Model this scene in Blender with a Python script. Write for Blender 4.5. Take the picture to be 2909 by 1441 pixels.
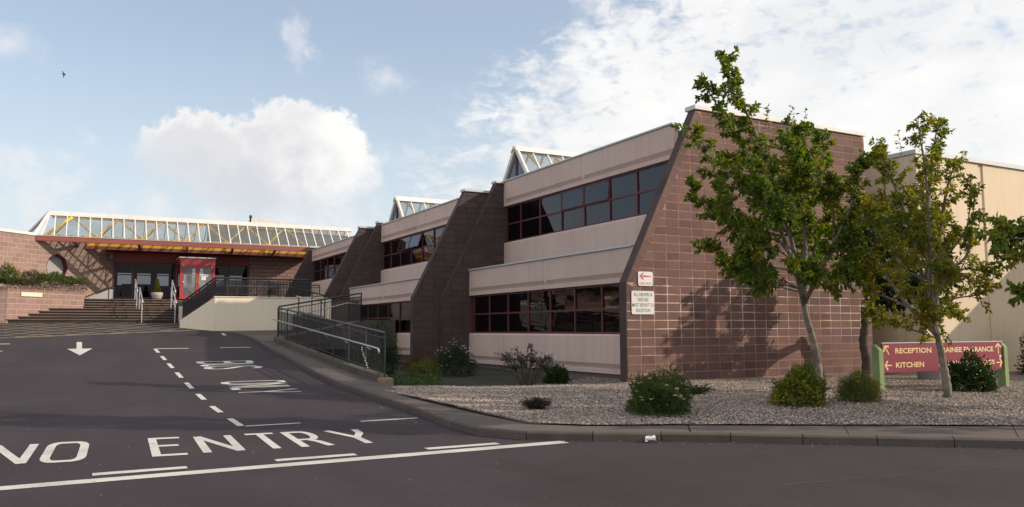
import bpy, bmesh, math, random
import numpy as np
from mathutils import Vector, Matrix

random.seed(7)
rng = np.random.default_rng(7)
scene = bpy.context.scene
for o in list(bpy.data.objects):
    bpy.data.objects.remove(o)
COL = scene.collection
R = math.radians

# ------------------------------------------------------------------ camera
# world axes: x runs along the gable wall (to the right), y along the office
# facade (away from the camera), z up; 0 is the road in front of the camera
EYE = Vector((0, 0, 1.55))
yaw, pitch, roll = 0.495808766, 0.0925647722, -0.00396255
fw = Vector((math.sin(yaw) * math.cos(pitch), math.cos(yaw) * math.cos(pitch), math.sin(pitch)))
rt = Vector((math.cos(yaw), -math.sin(yaw), 0))
up = rt.cross(fw)
rt2 = rt * math.cos(roll) + up * math.sin(roll)
up2 = up * math.cos(roll) - rt * math.sin(roll)
cam_d = bpy.data.cameras.new('camera')
cam = bpy.data.objects.new('camera', cam_d)
COL.objects.link(cam)
m = Matrix((rt2, up2, -fw)).transposed().to_4x4()
m.translation = EYE
cam.matrix_world = m
cam_d.sensor_width = 36.0
cam_d.lens = 36.0 * 2294.677 / 2909.0
cam_d.clip_start = 0.1
cam_d.clip_end = 6000
scene.camera = cam

# ------------------------------------------------------------------ sun
SUN_TO = Vector((0.82, -0.572, 0.50)).normalized()
sun_d = bpy.data.lights.new('sun', 'SUN')
sun_d.energy = SUN_E = 3.6
sun_d.angle = R(0.55)
sun_d.color = (1.0, 0.86, 0.70)
sun = bpy.data.objects.new('sun', sun_d)
COL.objects.link(sun)
sun.rotation_euler = SUN_TO.to_track_quat('Z', 'Y').to_euler()
sun.location = (40, -20, 30)

scene.view_settings.view_transform = 'Standard'
scene.view_settings.look = 'None'
scene.view_settings.gamma = 1.0
scene.view_settings.exposure = EXPOSURE = 0.15
scene.view_settings.use_curve_mapping = False
scene.cycles.max_bounces = 8
scene.cycles.transparent_max_bounces = 16

# ------------------------------------------------------------------ node helpers
class NT:
    """small wrapper for building node trees"""
    def __init__(self, tree):
        self.t = tree
        self.n = tree.nodes
        self.l = tree.links
    def new(self, typ, **kw):
        nd = self.n.new(typ)
        for k, v in kw.items():
            setattr(nd, k, v)
        return nd
    def put(self, sock, v):
        if isinstance(v, bpy.types.NodeSocket):
            self.l.new(v, sock)
        elif v is not None:
            if sock.type == 'RGBA' and hasattr(v, '__len__') and len(v) == 3:
                v = (*v, 1)
            sock.default_value = v
    def math(self, op, a, b=None, c=None, clamp=False):
        nd = self.new('ShaderNodeMath', operation=op, use_clamp=clamp)
        for i, v in enumerate((a, b, c)):
            self.put(nd.inputs[i], v)
        return nd.outputs[0]
    def vmath(self, op, a, b=None):
        nd = self.new('ShaderNodeVectorMath', operation=op)
        self.put(nd.inputs[0], a)
        if b is not None:
            self.put(nd.inputs[1], b)
        return nd.outputs['Value'] if op in ('DOT_PRODUCT', 'LENGTH', 'DISTANCE') else nd.outputs[0]
    def xyz(self, x, y, z):
        nd = self.new('ShaderNodeCombineXYZ')
        for i, v in enumerate((x, y, z)):
            self.put(nd.inputs[i], v)
        return nd.outputs[0]
    def sep(self, v):
        nd = self.new('ShaderNodeSeparateXYZ')
        self.put(nd.inputs[0], v)
        return nd.outputs
    def mix(self, f, a, b, blend='MIX'):
        nd = self.new('ShaderNodeMix', data_type='RGBA', blend_type=blend)
        self.put(nd.inputs[0], f)
        self.put(nd.inputs[6], a)
        self.put(nd.inputs[7], b)
        return nd.outputs[2]
    def noise(self, vec, scale, detail=4, rough=0.55, dist=0.0, lac=2.0):
        nd = self.new('ShaderNodeTexNoise')
        self.put(nd.inputs['Vector'], vec)
        self.put(nd.inputs['Scale'], scale)
        self.put(nd.inputs['Detail'], detail)
        self.put(nd.inputs['Roughness'], rough)
        self.put(nd.inputs['Distortion'], dist)
        self.put(nd.inputs['Lacunarity'], lac)
        return nd.outputs['Fac']
    def ramp(self, v, lo, hi, a=0.0, b=1.0, smooth=True):
        nd = self.new('ShaderNodeMapRange', interpolation_type='SMOOTHSTEP' if smooth else 'LINEAR')
        self.put(nd.inputs[0], v)
        for i, q in enumerate((lo, hi, a, b)):
            self.put(nd.inputs[1 + i], q)
        return nd.outputs[0]

# ------------------------------------------------------------------ sky
world = bpy.data.worlds.new('World')
scene.world = world
world.use_nodes = True
world.node_tree.nodes.clear()
W = NT(world.node_tree)
SKY_STRENGTH = 0.15
def build_sky():
    sky = W.new('ShaderNodeTexSky', sky_type='NISHITA', sun_disc=False)
    sky.sun_elevation = math.asin(SUN_TO.z)
    sky.sun_rotation = math.atan2(SUN_TO.x, SUN_TO.y)
    sky.air_density = 1.0
    sky.dust_density = 1.6
    sky.ozone_density = 1.0
    tc = W.new('ShaderNodeTexCoord')
    d = W.vmath('NORMALIZE', tc.outputs['Generated'])
    s = W.sep(d)
    el = W.math('MULTIPLY', W.math('ARCSINE', s[2]), 57.29578)
    az = W.math('MULTIPLY', W.math('ARCTAN2', s[0], s[1]), 57.29578)
    # paler, hazier blue as in the photograph
    hs = W.new('ShaderNodeHueSaturation')
    W.put(hs.inputs['Saturation'], 0.98)
    W.put(hs.inputs['Value'], 1.10)
    W.put(hs.inputs['Color'], sky.outputs[0])
    base = W.mix(W.ramp(el, -2, 22, 0.95, 0.30), hs.outputs[0], (4.55, 4.95, 5.25))
    # --- altocumulus sheet, on a plane overhead, thick towards the right
    den = W.math('MAXIMUM', W.math('ADD', s[2], 0.10), 0.03)
    pl = W.xyz(W.math('DIVIDE', s[0], den), W.math('DIVIDE', s[1], den), 0.0)
    warp = W.noise(pl, 0.9, 3, 0.5)
    plw = W.vmath('ADD', pl, W.xyz(warp, W.math('MULTIPLY', warp, 0.7), 0.0))
    sd = W.vmath('MULTIPLY', d, (1.0, 1.0, 1.9))
    bulk = W.noise(sd, 5.5, 5, 0.58)
    puff = W.noise(sd, 26.0, 5, 0.58, 0.4)
    fine = W.noise(sd, 80.0, 4, 0.6)
    rd = W.math('ADD', W.math('MULTIPLY', s[0], math.sin(R(58))), W.math('MULTIPLY', s[1], math.cos(R(58))))
    rdn = W.math('DIVIDE', rd, W.math('MAXIMUM', W.math('SQRT', W.math('SUBTRACT', 1.0, W.math('MULTIPLY', s[2], s[2]))), 0.05))
    # the sheet reaches further left near the horizon than high up
    bias = W.math('SUBTRACT', rdn, W.math('MULTIPLY', W.ramp(el, 4, 30, 0, 1, False), 0.20))
    cov = W.ramp(bias, 0.70, 0.88, 0.0, 1.0)
    # broken cloud added over the unseen rest of the sky to warm the ambient light, leaving the blue opening ahead on the left
    ahead = W.math('ADD', W.math('MULTIPLY', s[0], math.sin(R(4))), W.math('MULTIPLY', s[1], math.cos(R(4))))
    cov = W.math('MAXIMUM', cov, W.math('MULTIPLY', W.ramp(ahead, 0.62, 0.25), 0.72))
    dens = W.math('ADD', W.math('MULTIPLY', puff, 0.60), W.math('MULTIPLY', bulk, 0.40))
    dens = W.math('ADD', dens, W.math('MULTIPLY', W.math('SUBTRACT', fine, 0.5), 0.20))
    thr = W.math('SUBTRACT', 0.60, W.math('MULTIPLY', cov, 0.27))
    alto = W.math('MULTIPLY', W.ramp(W.math('SUBTRACT', dens, thr), -0.10, 0.15), W.ramp(cov, 0.0, 0.35))
    alto = W.math('MULTIPLY', alto, 0.95)
    # --- heaped cumulus on the left and a few loose scraps, in azimuth / elevation degrees
    ae = W.xyz(az, el, 0.0)
    n1 = W.noise(ae, 0.22, 7, 0.6)
    n2 = W.noise(ae, 0.62, 6, 0.6)
    n3 = W.noise(W.vmath('ADD', ae, (31.0, 7.0, 0.0)), 0.33, 6, 0.62)
    rag = W.math('ADD', W.math('MULTIPLY', W.math('SUBTRACT', n1, 0.5), 1.5), W.math('MULTIPLY', W.math('SUBTRACT', n2, 0.5), 1.25))
    def lobe(ca, ce, ra, re, amp=1.0):
        q = W.vmath('MULTIPLY', W.vmath('SUBTRACT', ae, (ca, ce, 0.0)), (1 / ra, 1 / re, 0.0))
        return W.math('ADD', W.math('SUBTRACT', 1.0, W.vmath('LENGTH', q)), W.math('MULTIPLY', rag, amp))
    def mx(*a):
        r = a[0]
        for b in a[1:]:
            r = W.math('MAXIMUM', r, b)
        return r
    heap = mx(lobe(12.8, 12.6, 4.8, 3.4, .8), lobe(6.8, 11.6, 4.6, 2.7, .8), lobe(16.2, 11.4, 3.0, 2.9, .8), lobe(11.0, 10.2, 7.5, 2.6, .7))
    heap_m = W.ramp(heap, W.ramp(el, 8.5, 13.5, -0.35, 0.0), W.ramp(el, 8.5, 13.5, 0.75, 0.22))
    bottom = W.ramp(el, 2.0, 10.0)
    heap_m = W.math('MULTIPLY', W.math('MULTIPLY', heap_m, bottom), W.ramp(W.math('ADD', az, W.math('MULTIPLY', W.math('SUBTRACT', el, 10.0), 1.1)), 0.5, 9.0, 0.25, 1.0))
    scraps = mx(lobe(19.2, 17.4, 2.0, 1.5, 1.5), lobe(13.0, 19.0, 1.3, 2.2, 1.9), lobe(-4.4, 17.0, 2.4, 1.3, 1.2), lobe(34.2, 22.5, 1.8, 2.4, 1.4), lobe(-2.5, 10.5, 2.5, 1.0, 1.8))
    scr_m = W.math('MULTIPLY', W.ramp(scraps, -0.05, 1.3), 0.62)
    low = W.math('MULTIPLY', W.ramp(W.math('SUBTRACT', n3, W.math('ABSOLUTE', W.math('MULTIPLY', W.math('SUBTRACT', el, 5.5), 0.036))), 0.30, 0.62), 0.80)
    # cloud colours (in sky units; the Background strength scales them)
    bil = W.noise(W.vmath('ADD', ae, (0.35, 0.3, 0.0)), 0.45, 6, 0.55)
    shade = W.ramp(W.math('ADD', W.math('ADD', W.math('MULTIPLY', n2, 0.55), W.math('MULTIPLY', bil, 0.75)), W.math('MULTIPLY', W.ramp(el, 7.5, 14.5), 0.45)), 0.52, 1.12)
    # lit along the upper rim and the sunward side, pale grey in the body
    rim = W.math('MULTIPLY', W.ramp(heap, 0.50, 0.05), W.ramp(el, 9.0, 13.5))
    sunward = W.ramp(W.math('ADD', az, W.math('MULTIPLY', W.math('SUBTRACT', bil, 0.5), 9.0)), 10.5, 17.5)
    lit = W.math('MAXIMUM', W.math('MULTIPLY', rim, 0.75), sunward)
    lit = W.math('ADD', W.math('MULTIPLY', lit, 0.72), W.math('MULTIPLY', shade, 0.28))
    heap_c = W.mix(lit, (4.15, 4.22, 4.5), (6.2, 6.08, 5.92))
    alto_c = W.mix(W.ramp(bulk, 0.3, 0.7), (5.25, 5.28, 5.35), (6.3, 6.2, 6.08))
    c = W.mix(low, base, (5.3, 5.35, 5.4))
    c = W.mix(alto, c, alto_c)
    c = W.mix(scr_m, c, (5.4, 5.35, 5.45))
    c = W.mix(heap_m, c, heap_c)
    bg = W.new('ShaderNodeBackground')
    W.put(bg.inputs['Color'], c)
    bg.inputs['Strength'].default_value = SKY_STRENGTH
    out = W.new('ShaderNodeOutputWorld')
    W.l.new(bg.outputs[0], out.inputs['Surface'])
build_sky()

# ------------------------------------------------------------------ object helpers
WLOC = {}
def link(o, parent, world_loc):
    COL.objects.link(o)
    if parent is not None:
        o.parent = parent
        o.location = Vector(world_loc) - WLOC[parent.name]
    else:
        o.location = world_loc
    WLOC[o.name] = Vector(world_loc)
    return o

def tag(o, label=None, cat=None, group=None, kind=None):
    if label: o['label'] = label
    if cat: o['category'] = cat
    if group: o['group'] = group
    if kind: o['kind'] = kind
    return o

def thing(name, loc, label, cat, group=None):
    o = bpy.data.objects.new(name, None)
    o.empty_display_size = 0.3
    link(o, None, loc)
    return tag(o, label, cat, group)

class MB:
    """collects simple solids and links them as one mesh object"""
    def __init__(self):
        self.v = []; self.f = []; self.smooth = False
    def add(self, vs, fs):
        k = len(self.v)
        self.v += [tuple(p) for p in vs]
        self.f += [tuple(i + k for i in f) for f in fs]
        return self
    def box(self, x0, x1, y0, y1, z0, z1):
        return self.hexa([(x0, y0, z0), (x1, y0, z0), (x1, y1, z0), (x0, y1, z0)],
                         [(x0, y0, z1), (x1, y0, z1), (x1, y1, z1), (x0, y1, z1)])
    def hexa(self, a, b):
        return self.add(list(a) + list(b), [(3, 2, 1, 0), (4, 5, 6, 7), (0, 1, 5, 4), (1, 2, 6, 5), (2, 3, 7, 6), (3, 0, 4, 7)])
    def prism(self, pts, d):
        """pts: planar polygon (3-D), d: extrusion vector"""
        n = len(pts); d = Vector(d)
        a = [Vector(p) for p in pts]
        return self.add(a + [p + d for p in a], [tuple(range(n - 1, -1, -1)), tuple(range(n, 2 * n))] +
                        [(i, (i + 1) % n, n + (i + 1) % n, n + i) for i in range(n)])
    def loft(self, rings, closed=True, cap=True):
        n = len(rings[0]); vs = [p for r in rings for p in r]; fs = []
        for k in range(len(rings) - 1):
            for i in range(n if closed else n - 1):
                j = (i + 1) % n
                fs.append((k * n + i, k * n + j, (k + 1) * n + j, (k + 1) * n + i))
        if cap:
            fs.append(tuple(range(n - 1, -1, -1))); fs.append(tuple((len(rings) - 1) * n + i for i in range(n)))
        return self.add(vs, fs)
    def tube(self, pts, r, n=8):
        pts = [Vector(p) for p in pts]
        rs = r if hasattr(r, '__len__') else [r] * len(pts)
        rings = []; ref = None
        for i, p in enumerate(pts):
            t = (pts[min(i + 1, len(pts) - 1)] - pts[max(i - 1, 0)]).normalized()
            if ref is None:
                ref = Vector((0, 0, 1)) if abs(t.z) < 0.9 else Vector((1, 0, 0))
            u = (ref - t * ref.dot(t)).normalized(); w = t.cross(u); ref = u
            rings.append([p + (u * math.cos(2 * math.pi * k / n) + w * math.sin(2 * math.pi * k / n)) * rs[i] for k in range(n)])
        return self.loft(rings)
    def bar(self, p0, p1, w, h, upv=(0, 0, 1)):
        p0 = Vector(p0); p1 = Vector(p1); t = (p1 - p0).normalized()
        s = t.cross(Vector(upv)).normalized(); u = s.cross(t)
        q = [s * (a * w / 2) + u * (b * h / 2) for a, b in ((-1, -1), (1, -1), (1, 1), (-1, 1))]
        return self.loft([[p0 + k for k in q], [p1 + k for k in q]])
    def lathe(self, c, prof, n=16):
        c = Vector(c)
        rings = [[c + Vector((r * math.cos(2 * math.pi * k / n), r * math.sin(2 * math.pi * k / n), z)) for k in range(n)] for r, z in prof]
        return self.loft(rings)
    def build(self, name, mat, parent=None, smooth=None, bevel=0.0, origin=None):
        a = np.array(self.v, float)
        if origin is None:
            lo, hi = a.min(0), a.max(0)
            origin = ((lo[0] + hi[0]) / 2, (lo[1] + hi[1]) / 2, lo[2])
        me = bpy.data.meshes.new(name)
        me.from_pydata((a - np.array(origin)).tolist(), [], self.f)
        if bevel:
            bm = bmesh.new(); bm.from_mesh(me)
            bmesh.ops.recalc_face_normals(bm, faces=bm.faces)
            es = [e for e in bm.edges if len(e.link_faces) == 2 and e.calc_face_angle(0) > 0.5]
            bmesh.ops.bevel(bm, geom=es, offset=bevel, segments=1, affect='EDGES', clamp_overlap=True)
            bm.to_mesh(me); bm.free()
        else:
            bm = bmesh.new(); bm.from_mesh(me)
            bmesh.ops.recalc_face_normals(bm, faces=bm.faces)
            bm.to_mesh(me); bm.free()
        if smooth if smooth is not None else self.smooth:
            me.shade_smooth()
        me.materials.append(mat)
        o = bpy.data.objects.new(name, me)
        return link(o, parent, origin)

def place_mesh(name, me, parent, loc, rotz=0.0, scale=None):
    o = bpy.data.objects.new(name, me)
    link(o, parent, loc)
    o.rotation_euler = (0, 0, rotz)
    if scale: o.scale = scale
    return o

def structure(o):
    o['kind'] = 'structure'
    return o

def clip(poly, px, pz, nx, nz):
    """keep the part of a 2-D polygon where (p - P).n >= 0"""
    out = []
    for i in range(len(poly)):
        a, b = poly[i], poly[(i + 1) % len(poly)]
        da = (a[0] - px) * nx + (a[1] - pz) * nz
        db = (b[0] - px) * nx + (b[1] - pz) * nz
        if da >= 0: out.append(a)
        if (da >= 0) != (db >= 0):
            t = da / (da - db)
            out.append((a[0] + (b[0] - a[0]) * t, a[1] + (b[1] - a[1]) * t))
    return out

def area2(p):
    return 0.5 * abs(sum(p[i][0] * p[(i + 1) % len(p)][1] - p[(i + 1) % len(p)][0] * p[i][1] for i in range(len(p))))

# ------------------------------------------------------------------ materials
def new_mat(name):
    mt = bpy.data.materials.new(name)
    mt.use_nodes = True
    mt.node_tree.nodes.clear()
    return mt, NT(mt.node_tree)

def principled(name, col, rough=0.8, var=0.18, scale=3.0, fine=60.0, bump=0.15, bump_scale=80.0, metallic=0.0,
               pieces=0.0, streak=0.0, spec=0.4, tint=None, tint_amt=0.0):
    """a surface colour broken up by world-space noise; pieces = brightness spread between separate pieces"""
    mt, N = new_mat(name)
    geo = N.new('ShaderNodeNewGeometry')
    pos = geo.outputs['Position']
    big = N.noise(pos, scale, 5, 0.6)
    sml = N.noise(pos, fine, 3, 0.6)
    f = N.math('ADD', N.math('MULTIPLY', N.math('SUBTRACT', big, 0.5), var * 2.2), N.math('MULTIPLY', N.math('SUBTRACT', sml, 0.5), var * 1.2))
    if pieces:
        oi = N.new('ShaderNodeObjectInfo')
        rnd = N.math('FRACT', N.math('ADD', oi.outputs['Random'], geo.outputs['Random Per Island']))
        f = N.math('ADD', f, N.math('MULTIPLY', N.math('SUBTRACT', rnd, 0.5), pieces * 2))
    if streak:
        sv = N.vmath('MULTIPLY', pos, (5.0, 5.0, 0.35))
        st = N.ramp(N.noise(sv, 1.0, 5, 0.6), 0.45, 0.8)
        f = N.math('SUBTRACT', f, N.math('MULTIPLY', st, streak))
    c = col
    if tint:
        c = N.mix(N.math('MULTIPLY', N.ramp(N.noise(pos, scale * 0.45, 4, 0.6), 0.42, 0.68), tint_amt), col, tint)
    mul = N.math('ADD', f, 1.0)
    cc = N.vmath('MULTIPLY', c if isinstance(c, bpy.types.NodeSocket) else Vector(col), N.xyz(mul, mul, mul))
    p = N.new('ShaderNodeBsdfPrincipled')
    N.put(p.inputs['Base Color'], cc)
    N.put(p.inputs['Roughness'], rough)
    N.put(p.inputs['Metallic'], metallic)
    N.put(p.inputs['Specular IOR Level'], spec)
    if bump:
        b = N.new('ShaderNodeBump')
        N.put(b.inputs['Strength'], bump)
        N.put(b.inputs['Distance'], 0.02)
        N.put(b.inputs['Height'], N.noise(pos, bump_scale, 4, 0.65))
        N.l.new(b.outputs[0], p.inputs['Normal'])
    out = N.new('ShaderNodeOutputMaterial')
    N.l.new(p.outputs[0], out.inputs[0])
    return mt

def glass(name, tint, rough=0.02, ior=1.5, dirt=0.0, dirt_col=(.5, .48, .42)):
    mt, N = new_mat(name)
    tr = N.new('ShaderNodeBsdfTransparent'); N.put(tr.inputs[0], tint)
    gl = N.new('ShaderNodeBsdfGlossy'); N.put(gl.inputs['Roughness'], rough); N.put(gl.inputs['Color'], (.95, .95, 1))
    geo = N.new('ShaderNodeNewGeometry')
    # Schlick reflectance, the same from either side of the pane
    cosv = N.math('ABSOLUTE', N.vmath('DOT_PRODUCT', geo.outputs['Normal'], geo.outputs['Incoming']))
    f0 = ((ior - 1) / (ior + 1)) ** 2
    fres = N.math('ADD', f0, N.math('MULTIPLY', N.math('POWER', N.math('SUBTRACT', 1.0, cosv, None, True), 5.0), 1 - f0))
    bp = N.new('ShaderNodeBump'); N.put(bp.inputs['Strength'], 0.02); N.put(bp.inputs['Distance'], 0.05)
    N.put(bp.inputs['Height'], N.noise(geo.outputs['Position'], 1.7, 2, 0.5))
    N.l.new(bp.outputs[0], gl.inputs['Normal'])
    mx = N.new('ShaderNodeMixShader')
    N.put(mx.inputs[0], fres); N.l.new(tr.outputs[0], mx.inputs[1]); N.l.new(gl.outputs[0], mx.inputs[2])
    last = mx.outputs[0]
    if dirt:
        df = N.new('ShaderNodeBsdfDiffuse'); N.put(df.inputs[0], dirt_col)
        tl = N.new('ShaderNodeBsdfTranslucent'); N.put(tl.inputs[0], dirt_col)
        m1 = N.new('ShaderNodeMixShader'); N.put(m1.inputs[0], 0.5); N.l.new(df.outputs[0], m1.inputs[1]); N.l.new(tl.outputs[0], m1.inputs[2])
        m2 = N.new('ShaderNodeMixShader')
        amt = N.ramp(N.noise(geo.outputs['Position'], 0.9, 5, 0.65, 0.6), 0.3, 0.75, dirt * 0.35, dirt)
        N.put(m2.inputs[0], amt); N.l.new(last, m2.inputs[1]); N.l.new(m1.outputs[0], m2.inputs[2])
        last = m2.outputs[0]
    out = N.new('ShaderNodeOutputMaterial'); N.l.new(last, out.inputs[0])
    return mt

def leaf_mat(name, cols, trans=0.35, rough=0.5, patch=0.5):
    """cols: list of (position, colour) for a ramp over a random number per leaf"""
    mt, N = new_mat(name)
    geo = N.new('ShaderNodeNewGeometry')
    pn = N.noise(geo.outputs['Position'], 1.6, 3, 0.5)
    f = N.math('ADD', N.math('MULTIPLY', geo.outputs['Random Per Island'], 1 - patch), N.math('MULTIPLY', N.ramp(pn, 0.3, 0.7), patch))
    cr = N.new('ShaderNodeValToRGB')
    e = cr.color_ramp.elements
    while len(e) < len(cols):
        e.new(0.5)
    for k, (p, c) in enumerate(cols):
        e[k].position = p; e[k].color = (*c, 1)
    N.put(cr.inputs[0], f)
    p = N.new('ShaderNodeBsdfPrincipled')
    N.put(p.inputs['Base Color'], cr.outputs[0]); N.put(p.inputs['Roughness'], rough); N.put(p.inputs['Specular IOR Level'], 0.35)
    t = N.new('ShaderNodeBsdfTranslucent')
    hs = N.new('ShaderNodeHueSaturation'); N.put(hs.inputs['Saturation'], 1.15); N.put(hs.inputs['Value'], 1.5); N.put(hs.inputs['Color'], cr.outputs[0])
    N.put(t.inputs[0], hs.outputs[0])
    mx = N.new('ShaderNodeMixShader'); N.put(mx.inputs[0], trans)
    N.l.new(p.outputs[0], mx.inputs[1]); N.l.new(t.outputs[0], mx.inputs[2])
    out = N.new('ShaderNodeOutputMaterial'); N.l.new(mx.outputs[0], out.inputs[0])
    return mt

def asphalt_mat():
    mt, N = new_mat('asphalt')
    geo = N.new('ShaderNodeNewGeometry'); pos = geo.outputs['Position']
    grit = N.noise(pos, 130.0, 3, 0.7)
    mid = N.noise(pos, 14.0, 4, 0.65)
    big = N.noise(pos, 0.5, 5, 0.6)
    wear = N.noise(N.vmath('MULTIPLY', pos, (1.3, 0.25, 1.0)), 0.8, 4, 0.6)
    stain = N.ramp(N.noise(pos, 0.9, 4, 0.7, 0.8), 0.64, 0.76)
    v = N.math('ADD', 1.0, N.math('MULTIPLY', N.math('SUBTRACT', grit, 0.5), 1.6))
    v = N.math('ADD', v, N.math('MULTIPLY', N.math('SUBTRACT', N.noise(pos, 38.0, 3, 0.7), 0.5), 0.9))
    v = N.math('ADD', v, N.math('MULTIPLY', N.math('SUBTRACT', mid, 0.5), 0.55))
    v = N.math('ADD', v, N.math('MULTIPLY', N.math('SUBTRACT', big, 0.5), 0.85))
    v = N.math('ADD', v, N.math('MULTIPLY', N.math('SUBTRACT', wear, 0.5), 0.60))
    v = N.math('MULTIPLY', v, N.math('SUBTRACT', 1.0, N.math('MULTIPLY', stain, 0.28)))
    tone = N.mix(big, (.0415, .0305, .0325), (.0415, .0322, .0355))
    spk = N.ramp(N.noise(pos, 210.0, 2, 0.5), 0.66, 0.78)
    tone = N.mix(N.math('MULTIPLY', spk, 0.55), tone, (.20, .18, .17))
    c = N.vmath('MULTIPLY', tone, N.xyz(v, v, v))
    p = N.new('ShaderNodeBsdfPrincipled')
    N.put(p.inputs['Base Color'], c); N.put(p.inputs['Roughness'], 0.85); N.put(p.inputs['Specular IOR Level'], 0.3)
    b = N.new('ShaderNodeBump'); N.put(b.inputs['Strength'], 0.5); N.put(b.inputs['Distance'], 0.006)
    N.put(b.inputs['Height'], N.math('ADD', grit, N.math('MULTIPLY', mid, 0.6))); N.l.new(b.outputs[0], p.inputs['Normal'])
    out = N.new('ShaderNodeOutputMaterial'); N.l.new(p.outputs[0], out.inputs[0])
    return mt

def mortar_mat(name, col, salt, z0, z1):
    """joint colour with a band of whitish salts where the photograph shows them"""
    mt, N = new_mat(name)
    geo = N.new('ShaderNodeNewGeometry'); pos = geo.outputs['Position']
    s = N.sep(pos)
    n = N.noise(pos, 1.1, 5, 0.65)
    band = N.math('MULTIPLY', N.ramp(s[2], z0 - 0.5, z0 + 0.1), N.ramp(s[2], z1 + 0.25, z1 - 0.05))
    f = N.math('MULTIPLY', band, N.ramp(n, 0.36, 0.62))
    f2 = N.math('MAXIMUM', f, N.math('MULTIPLY', N.ramp(N.noise(pos, 0.8, 5, 0.7), 0.56, 0.7), 0.4))
    v = N.math('ADD', 0.75, N.math('MULTIPLY', N.noise(pos, 9.0, 3, 0.6), 0.5))
    c = N.vmath('MULTIPLY', N.mix(f2, col, salt), N.xyz(v, v, v))
    p = N.new('ShaderNodeBsdfPrincipled')
    N.put(p.inputs['Base Color'], c); N.put(p.inputs['Roughness'], 0.95); N.put(p.inputs['Specular IOR Level'], 0.15)
    out = N.new('ShaderNodeOutputMaterial'); N.l.new(p.outputs[0], out.inputs[0])
    return mt

def paint_mat():
    """worn thermoplastic: greyed by tyres, chipped through to the tarmac in places"""
    mt, N = new_mat('road_paint_white')
    geo = N.new('ShaderNodeNewGeometry'); pos = geo.outputs['Position']
    grey = N.ramp(N.noise(pos, 1.3, 5, 0.65), 0.38, 0.72)
    c = N.mix(N.math('MULTIPLY', grey, 0.55), (.60, .575, .53), (.36, .34, .31))
    chip = N.math('ADD', N.math('MULTIPLY', N.noise(pos, 26.0, 4, 0.7), 0.7), N.math('MULTIPLY', N.noise(pos, 2.2, 3, 0.6), 0.3))
    c = N.mix(N.math('MULTIPLY', N.ramp(chip, 0.56, 0.64), 0.65), c, (.095, .083, .080))
    f = N.math('ADD', 0.86, N.math('MULTIPLY', N.noise(pos, 90.0, 3, 0.6), 0.28))
    p = N.new('ShaderNodeBsdfPrincipled')
    N.put(p.inputs['Base Color'], N.vmath('MULTIPLY', c, N.xyz(f, f, f))); N.put(p.inputs['Roughness'], 0.8); N.put(p.inputs['Specular IOR Level'], 0.3)
    b = N.new('ShaderNodeBump'); N.put(b.inputs['Strength'], 0.3); N.put(b.inputs['Distance'], 0.006); N.put(b.inputs['Height'], N.noise(pos, 110.0, 3, 0.6)); N.l.new(b.outputs[0], p.inputs['Normal'])
    out = N.new('ShaderNodeOutputMaterial'); N.l.new(p.outputs[0], out.inputs[0])
    return mt

M = {}
M['asphalt'] = asphalt_mat()
M['ground'] = principled('ground_grass', (.05, .07, .025), 0.95, 0.3, 0.3, 20)
M['white_paint'] = paint_mat()
M['yellow_paint'] = principled('road_paint_yellow', (.36, .30, .19), 0.85, 0.25, 2.5, 60, 0.2, 120, tint=(.15, .12, .09), tint_amt=0.7)
M['kerb'] = principled('kerb_concrete', (.100, .080, .070), 0.92, 0.3, 2.5, 50, 0.35, 60, pieces=0.10)
M['paving'] = principled('pavement_tarmac', (.122, .098, .086), 0.95, 0.25, 0.9, 110, 0.4, 140, pieces=0.06, tint=(.088, .074, .066), tint_amt=0.6)
M['gravel_bed'] = principled('gravel_ground', (.16, .13, .112), 0.95, 0.35, 8, 70, 0.6, 60)
M['soil'] = principled('planting_soil', (.035, .030, .022), 0.98, 0.4, 2.0, 30, 0.6, 25, tint=(.04, .055, .02), tint_amt=0.8)
M['mortar'] = mortar_mat('joint_orange', (.36, .190, .145), (.70, .52, .43), 1.55, 2.85)
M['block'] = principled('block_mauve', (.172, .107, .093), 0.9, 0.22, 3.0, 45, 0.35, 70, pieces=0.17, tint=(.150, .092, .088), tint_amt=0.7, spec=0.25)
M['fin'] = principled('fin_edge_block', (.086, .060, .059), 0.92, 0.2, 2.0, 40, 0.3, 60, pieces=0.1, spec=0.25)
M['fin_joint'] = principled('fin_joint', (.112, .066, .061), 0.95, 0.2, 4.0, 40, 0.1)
M['pink_mortar'] = principled('joint_pale', (.44, .34, .29), 0.95, 0.2, 3.0, 30, 0.1)
M['pink_block'] = principled('block_pink', (.30, .196, .166), 0.9, 0.18, 2.0, 40, 0.3, 60, pieces=0.10, spec=0.25)
M['panel'] = principled('precast_panel', (.645, .495, .435), 0.85, 0.10, 0.7, 90, 0.25, 130, pieces=0.04, streak=0.12, spec=0.25, tint=(.58, .42, .36), tint_amt=0.5)
M['panel_band'] = principled('precast_panel_band', (.30, .22, .20), 0.85, 0.14, 1.2, 90, 0.25, 130, spec=0.25)
M['render'] = principled('cream_render', (.84, .74, .59), 0.85, 0.08, 0.8, 60, 0.15, 90, streak=0.08)
M['hall'] = principled('hall_concrete', (.74, .605, .435), 0.88, 0.08, 0.5, 40, 0.2, 60, streak=0.14, tint=(.64, .51, .39), tint_amt=0.5)
M['plinth'] = principled('plinth_concrete', (.17, .135, .125), 0.93, 0.25, 1.5, 40, 0.3, 60, streak=0.2)
M['coping'] = principled('coping_metal', (.52, .53, .54), 0.45, 0.10, 1.0, 30, 0.03, metallic=0.15)
M['white_trim'] = principled('white_trim', (.74, .70, .66), 0.55, 0.12, 1.4, 30, 0.06, streak=0.15)
M['red_frame'] = principled('red_frame', (.115, .030, .036), 0.5, 0.12, 3.0, 30, 0.05, spec=0.4)
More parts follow.
